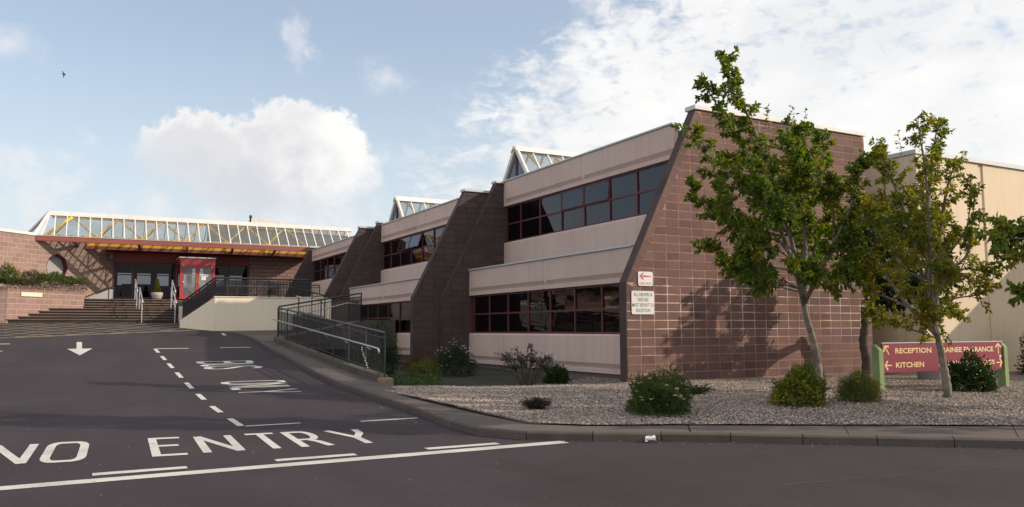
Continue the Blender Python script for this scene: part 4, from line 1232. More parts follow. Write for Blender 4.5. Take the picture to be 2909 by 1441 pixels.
# ------------------------------------------------------------------ planter left of the steps
pl = thing('brick_planter', (-2.0, 39.5, 1.85), 'raised pink block planter beside the steps, with a blank cream plate', 'planter')
TP = diag(.35, 41.0)
def planter():
    L = 3.87
    mb = MB(); quad_wall(mb, TP, [(-L, 1.5), (0, 1.5), (0, 3.33), (-L, 3.33)], .28)
    w = mb.build('planter_wall', M['pink_mortar'], pl)
    rest = MB()
    def cb(s, z):
        place_mesh('block', random.choice(PINKS), w, TP(s, z, random.uniform(-.002, .002)), R(45)); return True
    lay_blocks(ccw([(-L + .01, 1.78), (-.005, 1.78), (-.005, 3.32), (-L + .01, 3.32)]), TP, -L + .01, 1.745, 0, 3.3, cb, rest, bond=.5)
    tag_stuff(rest.build('block_field', M['pink_block'], w))
    cx, cy, _ = TP(-L, 0, 0)
    mb = MB(); mb.box(-12, cx + .02, cy + .012, cy + .3, 1.5, 3.33); w2 = mb.build('planter_wall', M['pink_mortar'], pl)
    rest = MB(); lay_blocks(ccw([(-12, 1.78), (cx, 1.78), (cx, 3.32), (-12, 3.32)]), lambda s, z, d: (s, cy + .012 - d, z), -12, 1.745, cx, 3.3, lambda s, z: False, rest, bond=.5)
    tag_stuff(rest.build('block_field', M['pink_block'], w2))
    s = MB(); s.prism([(-12, 38.5, 3.0), (-2.45, 38.5, 3.0), (.18, 41.12, 3.0), (.30, 47.4, 3.0), (-2, 45.3, 3.0), (-9, 38.6, 3.0)], (0, 0, .28)); s.build('planter_soil', M['soil'], pl)
    e = MB(); quad_wall(e, TP, [(-.002, 1.9), (.02, 1.9), (.02, 3.33), (-.002, 3.33)], 5.5); e.build('planter_end', M['pink_block'], pl)
    p = MB(); p.prism([TP(s_, z, .026) for s_, z in ((-3.28, 2.95), (-2.26, 2.95), (-2.26, 3.12), (-3.28, 3.12))], Vector(TP(0, 0, .045)) - Vector(TP(0, 0, .026)))
    p.build('name_plate', M['plaque'], pl)
planter()

# ------------------------------------------------------------------ steps and landings
st = thing('entrance_steps', (1.5, 40, 1.88), 'broad flight of worn brown stone steps rising to the entrance', 'steps')
def xl(y): return y - 40.65 - .08
EDGE = [38.3, 38.65, 39.0, 39.35, 39.7, 41.0, 41.35, 41.7, 42.05]
ZS_ = [1.88 + .1245 * (k + 1) for k in range(9)]
for k, (y, z) in enumerate(zip(EDGE, ZS_)):
    y2 = EDGE[k + 1] + .05 if k < 8 else 42.5
    xa = xl(y) if k < 5 else .30; xb = xl(y2) if k < 5 else .30
    if k == 4: xb = .30
    x1 = 4.06 if k < 5 else 4.30
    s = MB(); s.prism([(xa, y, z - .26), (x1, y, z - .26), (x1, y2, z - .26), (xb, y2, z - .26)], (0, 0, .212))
    o = s.build('step', M['riser_shaded'], st)
    n_ = max(3, int((x1 - xa) / 1.25)); t = MB()
    for q in range(n_):
        a = xa + (x1 - xa) * q / n_ + .004; b = xa + (x1 - xa) * (q + 1) / n_ - .004
        j = random.uniform(-.006, .006)
        t.hexa([(a, y - .05 + j, z - .046), (b, y - .05 + j, z - .046), (b, y2, z - .046), (a + (xb - xa if q == 0 else 0), y2, z - .046)], [(a, y - .045 + j, z), (b, y - .045 + j, z), (b, y2, z), (a + (xb - xa if q == 0 else 0), y2, z)])
    t.build('tread', M['stone'], o, bevel=.006)
lnd = MB(); zt_ = ZS_[-1]
lnd.hexa([(.0, 42.3, 2.5), (12.4, 42.3, 2.5), (12.4, 49.2, 2.5), (1.0, 49.2, 2.5)], [(.0, 42.3, zt_ - .004), (12.4, 42.3, zt_ - .004), (12.4, 49.2, 3.24), (1.0, 49.2, 3.24)])
structure(lnd.build('entrance_landing', M['stone']))

rw = thing('ramp_wall', (6, 35, 1.4), 'smooth cream rendered wall of the access ramp beside the bus bay', 'wall')
w = MB(); w.prism([(5.05, 35.0, 1.2), (9.9, 35.0, 1.2), (9.9, 35.0, 2.88), (5.05, 35.0, 2.88)], (0, .2, 0)); w.build('front_face', M['render'], rw)
w = MB(); dv = Vector((.7, .7, 0)) * .18
w.prism([(3.87, 36.18, 1.4), (5.045, 35.005, 1.2), (5.045, 35.005, 2.88), (3.87, 36.18, 1.93)], dv); w.build('side_face', M['render'], rw)
w = MB(); w.box(5.03, 9.92, 34.97, 35.24, 2.883, 2.92); w.build('capping', M['render'], rw, bevel=.006)
w = MB(); w.box(4.05, 4.28, 38.22, 38.45, 1.7, 2.58); o = w.build('end_pier', M['render'], rw)
w = MB(); w.box(4.08, 4.30, 38.45, 42.0, 1.5, 2.0); w.build('stringer', M['render'], rw)
w = MB(); w.prism([(5.25, 35.21, 1.3), (11.3, 35.21, 1.3), (11.3, 42.3, 1.3), (4.31, 42.3, 1.3), (4.31, 38.5, 1.3), (4.4, 36.4, 1.3)], (0, 0, 1.52)); structure(w.build('ramp_landing', M['paving']))
w = MB(); w.hexa([(6.6, 30.15, .8), (9.7, 30.15, .8), (9.7, 31.6, .8), (6.6, 31.6, .8)], [(6.6, 30.15, 1.2), (9.7, 30.15, 1.86), (9.7, 31.6, 1.86), (6.6, 31.6, 1.2)])
w.box(9.701, 11.1, 30.15, 34.9, .8, 1.9)
w.hexa([(8.2, 33.2, .8), (9.70, 33.2, .8), (9.70, 34.9, .8), (8.2, 34.9, .8)], [(8.2, 33.2, 2.2), (9.70, 33.2, 1.9), (9.70, 34.9, 1.9), (8.2, 34.9, 2.2)])
structure(w.build('access_ramp', M['paving']))

# ------------------------------------------------------------------ railings and handrails
def railing(name, label, cat, runs, height=1.1, mat='black_metal', pitch=.115, post=1.5, top_r=.028, mid=.13, group=None, posts_down=.0, ends=(True, True), balus=True, br=.0085):
    root = thing(name, runs[0][0], label, cat, group)
    cnt = 0
    for a, b in runs:
        a, b = Vector(a), Vector(b); L = (b - a).length; H = Vector((0, 0, height))
        mb = MB(); mb.tube([a + H, b + H], top_r); mb.build('top_rail', M[mat], root)
        if mid:
            mb = MB(); mb.tube([a + H - Vector((0, 0, mid)), b + H - Vector((0, 0, mid))], .016, 6); mb.build('mid_rail', M[mat], root)
        mb = MB(); mb.tube([a + Vector((0, 0, .1)), b + Vector((0, 0, .1))], .016, 6); mb.build('bottom_rail', M[mat], root)
        n = max(1, round(L / post))
        for k in range(n + 1):
            if (k == 0 and not ends[0]) or (k == n and not ends[1]): continue
            p = a.lerp(b, k / n); mb = MB(); mb.tube([p - Vector((0, 0, posts_down)), p + H], .024); mb.build('post', M[mat], root)
        if balus:
            nb = int(L / pitch); me = None
            for k in range(1, nb):
                p = a.lerp(b, k / nb); zt = height - (mid or .0)
                if me is None:
                    mb = MB(); mb.tube([Vector((0, 0, .1)), Vector((0, 0, zt))], br, 6)
                    me = bpy.data.meshes.new('baluster'); me.from_pydata([tuple(v) for v in mb.v], [], mb.f); me.materials.append(M['black_metal'])
                place_mesh('baluster', me, root, p); cnt += 1
    return root
def side_rail(root, pts, mat='galv', r=.024, brackets=()):
    mb = MB(); mb.tube(pts, r); mb.build('handrail', M[mat], root, smooth=True)
    for p, q in brackets:
        mb = MB(); mb.tube([p, q], .01, 6); mb.build('bracket', M[mat], root)

def low_wall():
    t = thing('retaining_wall', (6.53, 24, .3), 'low weathered block wall carrying the long railing along the pavement', 'wall')
    n = 26
    for k in range(n):
        y0, y1 = 18.62 + (30.1 - 18.62) * k / n + .005, 18.62 + (30.1 - 18.62) * (k + 1) / n - .005
        j = random.uniform(-.008, .008)
        mb = MB(); za, zb = rz(y0) + .30, rz(y1) + .30
        mb.hexa([(6.42 + j, y0, 0), (6.66, y0, 0), (6.66, y1, 0), (6.42 + j, y1, 0)], [(6.42 + j, y0, za), (6.66, y0, za), (6.66, y1, zb), (6.42 + j, y1, zb)])
        mb.build('wall_block', M['retaining'], t, bevel=.012)
    mb = MB(); mb.box(6.40, 6.70, 18.27, 18.61, 0.0, .40); mb.build('end_stone', M['block_stone'], t, bevel=.03)
low_wall()
B0, B1 = Vector((6.53, 18.44, .40)), Vector((6.53, 30.0, rz(30.0) + .31))
fr_ = railing('pavement_railing', 'long grey metal railing with bright handrail climbing beside the pavement', 'railing', [(B0, B1)], 1.06, 'grey_metal', .112, 1.45)
d_ = (B1 - B0)
hp = [B0 + Vector((-.10, .12, .56)), B0 + Vector((-.11, .10, .62)), B0 + Vector((-.11, .14, .67)), B0 + Vector((-.11, .24, .69)), B1 + Vector((-.11, .3, .64))]
side_rail(fr_, hp, 'galv', .026, [(B0 + d_ * k + Vector((-.11, .1, .64)), B0 + d_ * k + Vector((0, .1, .56))) for k in (.08, .25, .42, .58, .75, .92)])
C0, C1 = Vector((6.56, 30.02, 1.30)), Vector((9.66, 30.02, 1.84))
r_ = railing('ramp_railing', 'dark railing turning off the long railing and rising towards the offices', 'railing', [(C0, C1), (C1, C1 + Vector((0, 1.6, .0)))], 1.08, 'black_metal', .112, 1.55)
side_rail(r_, [C0 + Vector((.5, .1, .72)), C1 + Vector((-.5, .1, .70)), C1 + Vector((.0, .12, .66))], 'galv', .02)
r_ = railing('landing_railing', 'black railing on top of the cream ramp wall', 'railing', [((5.08, 35.1, 2.92), (8.45, 35.1, 2.92))], .76, 'black_metal', .06, .85, .036, .10, br=.015)
side_rail(r_, [(5.5, 35.24, 3.38), (8.3, 35.24, 3.36)], 'galv', .014)
r_ = railing('slope_railing', 'black sloping railing beside the right edge of the steps', 'railing', [((3.98, 36.16, 1.97), (5.08, 35.1, 2.92))], .78, 'black_metal', .045, .5, .036, .10, br=.015)
r_ = railing('inner_slope_railing', 'second black sloping railing running up behind the ramp wall', 'railing', [((4.6, 37.2, 2.05), (5.7, 36.2, 2.86))], .85, 'black_metal', .05, .5, .03, .10, br=.015)
r_ = railing('rear_railing', 'black railing along the back of the ramp landing', 'railing', [((5.72, 36.4, 2.86), (9.3, 36.4, 2.86))], .90, 'black_metal', .065, 1.0, .03, .10, br=.015)
r_ = railing('inner_railing', 'black railing across the landing in front of the right windows', 'railing', [((6.9, 42.2, 2.9), (11.3, 42.2, 2.9))], .95, 'black_metal', .13, 1.4, .025, .12)
r_ = railing('lower_ramp_railing', 'short dark railing with bright handrail dropping behind the ramp wall', 'railing', [((8.24, 34.0, 2.2), (9.35, 34.0, 1.96))], 1.02, 'black_metal', .15, .6, .024, .0, balus=False)
side_rail(r_, [(8.1, 33.9, 2.93), (9.2, 33.9, 2.70), (9.24, 33.9, 2.62)], 'galv', .02)

def stair_rail(label, pts, posts):
    t = thing('stair_handrail', posts[0], label, 'handrail', 'steel handrails on the entrance steps')
    mb = MB(); mb.tube(pts, .03); mb.build('rail', M['galv'], t, smooth=True)
    mb = MB(); mb.tube([Vector(p) - Vector((0, 0, .38)) for p in pts[1:-1]], .02); mb.build('lower_rail', M['galv'], t, smooth=True)
    for p in posts:
        q = min(pts, key=lambda v: (v[1] - p[1]) ** 2)
        mb = MB(); mb.tube([p, (p[0], p[1], q[2])], .024); mb.build('post', M['galv'], t)
for x, nm in ((2.55, 'middle'), (3.88, 'right')):
    stair_rail('steel handrail on the %s of the lower flight of steps' % nm, [(x, 37.95, 2.66), (x, 38.0, 2.80), (x, 38.2, 2.86), (x, 40.0, 3.44), (x, 40.3, 3.46)], [(x, 38.2, 1.86), (x, 40.0, 2.5)])
for x, nm in ((2.50, 'middle'), (4.12, 'right')):
    stair_rail('steel handrail on the %s of the upper flight of steps' % nm, [(x, 40.72, 3.25), (x, 40.76, 3.38), (x, 40.95, 3.44), (x, 42.3, 3.94), (x, 42.6, 3.96)], [(x, 40.95, 2.5), (x, 42.3, 3.0)])

bl = thing('side_balustrade', (1.2, 46.1, 3.1), 'small grey panelled balustrade with dark handrail left of the entrance windows', 'railing')
mb = MB(); mb.tube([(.45, 45.9, 3.20), (1.5, 46.25, 3.72), (1.72, 46.3, 3.74), (1.74, 48.9, 3.80)], .03); mb.build('handrail', M['black_metal'], bl)
mb = MB(); mb.prism([(.62, 45.96, 3.08), (1.5, 46.25, 3.1), (1.5, 46.25, 3.62), (.62, 45.96, 3.19)], (0, .03, 0)); mb.build('panel', M['grey_panel'], bl)
mb = MB(); mb.prism([(1.53, 46.27, 3.1), (1.72, 46.33, 3.1), (1.72, 46.33, 3.64), (1.53, 46.27, 3.64)], (0, .03, 0)); mb.build('panel', M['grey_panel'], bl)
for p in ((1.5, 46.25), (1.74, 46.32), (1.74, 48.8)):
    mb = MB(); mb.tube([(*p, 3.05), (*p, 3.74)], .02); mb.build('post', M['black_metal'], bl)

# ------------------------------------------------------------------ hall on the right
hall = thing('hall_building', (26, 16, .1), 'tall plain hall of pale stained concrete panels behind the direction sign', 'building')
def hall_b():
    X0, Y0, ZT = 23.08, 16.0, 7.10
    c = MB(); c.box(X0 + .2, 48, Y0 + .2, 40, 0, ZT - .05); c.build('core', M['hall'], hall)
    edges = [X0 + .45, 26.62, 29.9, 33.0]
    for a, b in zip(edges, edges[1:]):
        p = MB(); p.box(a + .0, b - .24, Y0, Y0 + .19, 0, ZT - .12); p.build('wall_panel', M['hall'], hall, bevel=.012)
        q = MB(); q.box(b - .238, b - .002, Y0 + .05, Y0 + .19, 0, ZT - .12); q.build('joint_strip', M['hall'], hall)
    p = MB(); p.box(X0, X0 + .44, Y0 - .03, Y0 + .19, 0, ZT - .12); p.build('corner_pier', M['hall'], hall, bevel=.012)
    p = MB(); p.box(X0, X0 + .19, Y0 + .195, 30.0, 0, ZT - .12); p.build('wall_panel', M['hall'], hall, bevel=.012)
    t = MB(); t.box(X0 - .04, 33, Y0 - .07, Y0 + .3, ZT - .117, ZT + .02); t.box(X0 - .04, X0 + .3, Y0 + .301, 30.0, ZT - .117, ZT + .02); t.build('coping', M['coping'], hall)
    d = MB(); d.tube([(X0 + .47, Y0 - .06, 0), (X0 + .47, Y0 - .06, 3.2)], .035); d.build('drainpipe', M['black_metal'], hall)
    w = MB(); w.box(33.0, 43, 4, Y0 - .001, 0, 6.6); w.build('side_wing', M['hall'], hall)
hall_b()

# ------------------------------------------------------------------ lettering for signs
def text_obj(body, parent, name, mat, org, xdir, updir, width=None, height=.1, depth=.002, center=False, bold=.022):
    cv = bpy.data.curves.new('lettering', 'FONT'); cv.body = body; cv.size = 1.0; cv.extrude = .02; cv.resolution_u = 2; cv.offset = bold
    tmp = bpy.data.objects.new('lettering_tmp', cv); COL.objects.link(tmp)
    me = bpy.data.meshes.new_from_object(tmp.evaluated_get(bpy.context.evaluated_depsgraph_get()))
    bpy.data.objects.remove(tmp); bpy.data.curves.remove(cv)
    V = np.array([v.co[:] for v in me.vertices]); lo, hi = V.min(0), V.max(0)
    sy = height / .72; sx = sy if width is None else width / (hi[0] - lo[0])
    xd, ud = Vector(xdir).normalized(), Vector(updir).normalized(); nd = xd.cross(ud)
    off = (hi[0] - lo[0]) / 2 if center else 0
    mb = MB()
    mb.v = [tuple(Vector(org) + xd * ((v[0] - lo[0] - off) * sx) + ud * (v[1] * sy) + nd * (depth if v[2] > 0 else 0)) for v in V]
    mb.f = [tuple(p.vertices) for p in me.polygons]
    bpy.data.meshes.remove(me)
    o = mb.build(name, mat, parent); return o
def pane_poly(mb, org, xd, ud, poly, th):
    xd, ud = Vector(xd).normalized(), Vector(ud).normalized(); nd = xd.cross(ud)
    mb.prism([Vector(org) + xd * a + ud * b for a, b in poly], nd * th)
def rrect(w, h, r, n=4):
    out = []
    for cx, cy, a0 in ((w - r, r, -90), (w - r, h - r, 0), (r, h - r, 90), (r, r, 180)):
        out += [(cx + r * math.cos(R(a0 + 90 * k / n)), cy + r * math.sin(R(a0 + 90 * k / n))) for k in range(n + 1)]
    return out

# direction sign: two green posts and a maroon board
ds = thing('direction_sign', (17.6, 11.8, .15), 'long maroon direction board with cream lettering between two green posts', 'sign')
PA, PB = Vector((15.60, 11.94, 0)), Vector((19.70, 11.63, 0)); XD = (PB - PA).normalized(); UP = Vector((0, 0, 1)); ND = XD.cross(UP)
def dsign():
    for p, zg in ((PA, .12), (PB, .08)):
        mb = MB(); w, d = .13, .20; zt = 1.13 if p is PA else 1.16
        prof = [(-w / 2, zg - .1), (w / 2, zg - .1), (w / 2, zt - .0), (w / 2 - .02, zt + .03), (-w / 2 + .02, zt + .03), (-w / 2, zt)]
        prof2 = [(a, z - (.12 if z > 1 else 0)) for a, z in prof]
        mb.loft([[p + XD * a + ND * d * .5 + UP * z for a, z in prof2], [p + XD * a - ND * .03 + UP * z for a, z in prof], [p + XD * a - ND * d * .5 + UP * z for a, z in prof]])
        mb.build('post', M['green_post'], ds)
    L = (PB - PA).length
    o0 = PA + XD * .075 + ND * .03 + UP * .545
    mb = MB(); pane_poly(mb, o0, XD, UP, [(0, 0), (L - .15, 0), (L - .15, .64), (0, .64)], .035); bd = mb.build('board', M['sign_maroon'], ds, bevel=.004)
    mb = MB(); pane_poly(mb, o0 + UP * .642 - ND * .004, XD, UP, [(0, 0), (L - .15, 0), (L - .15, .022), (0, .022)], .045); mb.build('board_edging', M['coping'], ds)
    F = o0 + ND * .0365; W = L - .15
    def at(u, v): return F + XD * (u * W) + UP * (v * .64)
    T_ = M['sign_letter']
    text_obj('RECEPTION', bd, 'lettering', T_, at(.100, .66), XD, UP, .287 * W, .115)
    text_obj('KITCHEN', bd, 'lettering', T_, at(.100, .17), XD, UP, .223 * W, .115)
    text_obj('TRAINEE ENTRANCE', bd, 'lettering', T_, at(.445, .66), XD, UP, .472 * W, .115)
    text_obj('DELIVERY STORES', bd, 'lettering', T_, at(.445, .17), XD, UP, .480 * W, .115)
    def arrow(u, v, ang, ln):
        mb = MB(); c = at(u, v); a = R(ang); dx = XD * math.cos(a) + UP * math.sin(a); sx = XD * -math.sin(a) + UP * math.cos(a)
        t = .026
        mb.prism([c - dx * ln / 2 + sx * t / 2, c - dx * ln / 2 - sx * t / 2, c + dx * (ln / 2 - .03) - sx * t / 2, c + dx * (ln / 2 - .03) + sx * t / 2], ND * .002)
        for s_ in (1, -1):
            tip = c + dx * ln / 2
            q = [tip, tip - dx * .04, tip - dx * .115 + sx * s_ * .085, tip - dx * .085 + sx * s_ * .11]
            mb.prism(q if s_ > 0 else q[::-1], ND * (.0024 if s_ > 0 else .0028))
        mb.build('arrow', T_, bd)
    arrow(.033, .78, 125, .24); arrow(.040, .25, 180, .22); arrow(.962, .76, 90, .26); arrow(.966, .24, 0, .22)
    mb = MB(); c = at(.976, .47); mb.prism([c + XD * .035 * math.cos(k * .5236) + UP * .035 * math.sin(k * .5236) for k in range(12)], ND * .004); mb.build('round_mark', M['sign_white'], bd)
dsign()

# the two white plates screwed to the gable wall
def plate(label, x0, z0, w, h, name):
    t = thing(name, (x0 + w / 2, 16.71, z0), label, 'sign')
    mb = MB(); pane_poly(mb, (x0, 16.714, z0), (1, 0, 0), (0, 0, 1), rrect(w, h, .045), .012); p = mb.build('plate', M['sign_white'], t)
    return t, p
t, p = plate('white one way plate with a red arrow on the gable wall', 12.72, 2.63, .47, .37, 'one_way_sign')
mb = MB(); yy = 16.701; 
mb.prism([(12.81, yy, 2.885), (12.9, yy, 2.862), (13.14, yy, 2.872), (13.14, yy, 2.892), (12.9, yy, 2.905)], (0, -.003, 0)); 
mb.prism([(12.765, yy - .001, 2.885), (12.86, yy - .001, 2.795), (12.90, yy - .001, 2.795), (12.83, yy - .001, 2.885)], (0, -.0035, 0)); mb.prism([(12.765, yy - .002, 2.885), (12.83, yy - .002, 2.885), (12.90, yy - .002, 2.972), (12.86, yy - .002, 2.972)], (0, -.004, 0))
mb.build('arrow', M['sign_red'], p)
text_obj('ONE WAY', p, 'lettering', M['sign_red'], (12.955, 16.702, 2.66), (1, 0, 0), (0, 0, 1), .40, .07, .0015, True, .008)
t, p = plate('white plate with black lettering below the one way plate', 12.50, 1.90, .72, .60, 'report_sign')
for k, (s_, wd) in enumerate((('ALL DRIVERS &', .60), ('VISITORS', .35), ('MUST REPORT TO', .68), ('RECEPTION', .45))):
    text_obj(s_, p, 'lettering', M['sign_black'], (12.86, 16.702, 2.365 - .135 * k), (1, 0, 0), (0, 0, 1), wd, .088, .0015, True, .006)

# ------------------------------------------------------------------ small things
bn = thing('litter_bin', (20.9, 14.3, .1), 'grey drum bin with a domed yellow lid behind the direction sign', 'bin')
mb = MB(); mb.lathe((20.9, 14.3, .08), [(.34, 0), (.36, .05), (.36, .8), (.38, .82), (.38, .86), (.36, .88)], 20); mb.build('body', M['bin_grey'], bn, smooth=True)
mb = MB(); mb.lathe((20.9, 14.3, .96), [(.40, 0), (.41, .04), (.40, .10), (.36, .2), (.28, .29), (.16, .35), (0.001, .37)], 20); mb.build('lid', M['bin_yellow'], bn, smooth=True)

def cup():
    t = thing('crushed_cup', (6.95, 8.93, .006), 'crushed white paper cup lying against the kerb', 'litter')
    c = Vector((6.90, 8.95, .006)); ax = Vector((.75, -.55, .12)).normalized(); u = Vector((0, 0, 1)); u = (u - ax * u.dot(ax)).normalized(); w = ax.cross(u)
    mb = MB(); rings = []
    for s, r in ((0, .04), (.005, .042), (.08, .05), (.13, .058)):
        ring = []
        for k in range(14):
            a = 2 * math.pi * k / 14; sq = .62 + .2 * math.sin(2 * a + s * 20) + random.uniform(-.06, .06)
            ring.append(c + ax * (s + random.uniform(-.008, .008)) + u * (.045 + r * sq * math.sin(a)) + w * r * 1.15 * math.cos(a))
        rings.append(ring)
    mb.loft(rings, cap=False); mb.add([tuple(p) for p in rings[0]], [tuple(range(13, -1, -1))]); mb.build('cup_wall', M['paper'], t)
    mb = MB(); f = c + Vector((.08, .03, .02))
    pts = [f + Vector((random.uniform(-.05, .05), random.uniform(-.04, .04), z)) for z in (0, .02, .05, .08, .11, .13)]
    mb.add([pts[0] + Vector((-.04, 0, -.02)), pts[0] + Vector((.04, .02, -.02)), pts[2] + Vector((.04, .0, 0)), pts[3] + Vector((.015, -.01, .0)), pts[2] + Vector((-.035, .02, 0))], [(0, 1, 4), (1, 2, 4), (2, 3, 4)])
    mb.build('torn_flap', M['paper'], t)
cup()

bd_ = thing('flying_bird', EYE + Vector((-.02, .9610, .2705)).normalized() * 42, 'small dark bird gliding alone in the blue sky', 'bird')
def bird():
    o = Vector(bd_.location); r = rt; u = (Vector((0, 0, 1)) * .93 + fw * -.36).normalized(); n = r.cross(u)
    P = lambda a, b, c=0: o + (r * a + u * b + n * c) * .66
    mb = MB(); mb.tube([P(.13, -.01), P(.11, -.008), P(.07, 0), P(.0, 0), P(-.06, .003), P(-.12, .008)], [.004, .016, .026, .030, .018, .006]); mb.build('body', M['feather'], bd_, smooth=True)
    for s in (1, -1):
        mb = MB(); q = [P(.06, s * .012), P(.035, s * .08), P(-.02, s * .15), P(-.11, s * .235), P(-.085, s * .15), P(-.045, s * .08), P(-.03, s * .012)]
        mb.prism(q, n * .008); mb.build('wing', M['feather'], bd_)
    mb = MB(); mb.prism([P(-.09, .012), P(-.09, -.008), P(-.16, -.03), P(-.145, .005), P(-.165, .035)], n * .006); mb.build('tail', M['feather'], bd_)
bird()

ck = thing('hanging_cord', (6.46, 19.6, .5), 'speckled black and white cord hanging down the near end of the railing', 'cord')
pts = []
for k in range(26):
    f = k / 25; pts.append(Vector((6.47 + .012 * math.sin(k * 1.3), 20.05 - .72 * f ** 1.2, 1.12 - .68 * f)))
for k in range(25):
    mb = MB(); mb.tube([pts[k], pts[k + 1]], .016, 6); mb.build('cord_link', M['cable_pale'] if k % 2 else M['black_metal'], ck)

# ------------------------------------------------------------------ foliage
def leaves_mesh(name, P, D, Nn, L, Wd, mat, fold=.25, curl=.15):
    """one folded four-cornered leaf per row"""
    P, D, Nn = (np.asarray(a, float) for a in (P, D, Nn)); n = len(P)
    D = D / np.maximum(np.linalg.norm(D, axis=1, keepdims=True), 1e-6)
    Nn = Nn - D * (Nn * D).sum(1, keepdims=True); Nn = Nn / np.maximum(np.linalg.norm(Nn, axis=1, keepdims=True), 1e-6)
    S = np.cross(D, Nn); L = np.broadcast_to(np.asarray(L, float), (n,))[:, None]; Wd = np.broadcast_to(np.asarray(Wd, float), (n,))[:, None]
    m = P + D * L * .45
    V = np.stack([P, m - S * Wd / 2 + Nn * Wd * fold, P + D * L - Nn * L * curl, m + S * Wd / 2 + Nn * Wd * fold], 1).reshape(-1, 3)
    k = np.arange(n)[:, None] * 4
    F = np.concatenate([k + [0, 1, 2], k + [0, 2, 3]], 1).reshape(-1, 3)
    return V, F
def leaf_part(name, P, D, Nn, L, Wd, mat, parent, **k):
    V, F = leaves_mesh(name, P, D, Nn, L, Wd, mat, **k)
    org = WLOC[parent.name]
    o = bpy.data.objects.new(name, np_mesh(name, V - np.array(org), F, mat)); link(o, parent, org); return o
def spline(pts, n):
    P = [Vector(p) for p in pts]; out = []
    for i in range(len(P) - 1):
        p0 = P[max(i - 1, 0)]; p1 = P[i]; p2 = P[i + 1]; p3 = P[min(i + 2, len(P) - 1)]
        for k in range(n):
            t = k / n
            out.append(.5 * ((2 * p1) + (p2 - p0) * t + (2 * p0 - 5 * p1 + 4 * p2 - p3) * t * t + (3 * p1 - p0 - 3 * p2 + p3) * t ** 3))
    out.append(P[-1]); return out
RT = Vector((math.cos(yaw), -math.sin(yaw), 0)); DP = Vector((math.sin(yaw), math.cos(yaw), 0)); ZU = Vector((0, 0, 1))
def rvec(r=random):
    while True:
        v = Vector((r.uniform(-1, 1), r.uniform(-1, 1), r.uniform(-1, 1)))
        if .05 < v.length < 1: return v.normalized()

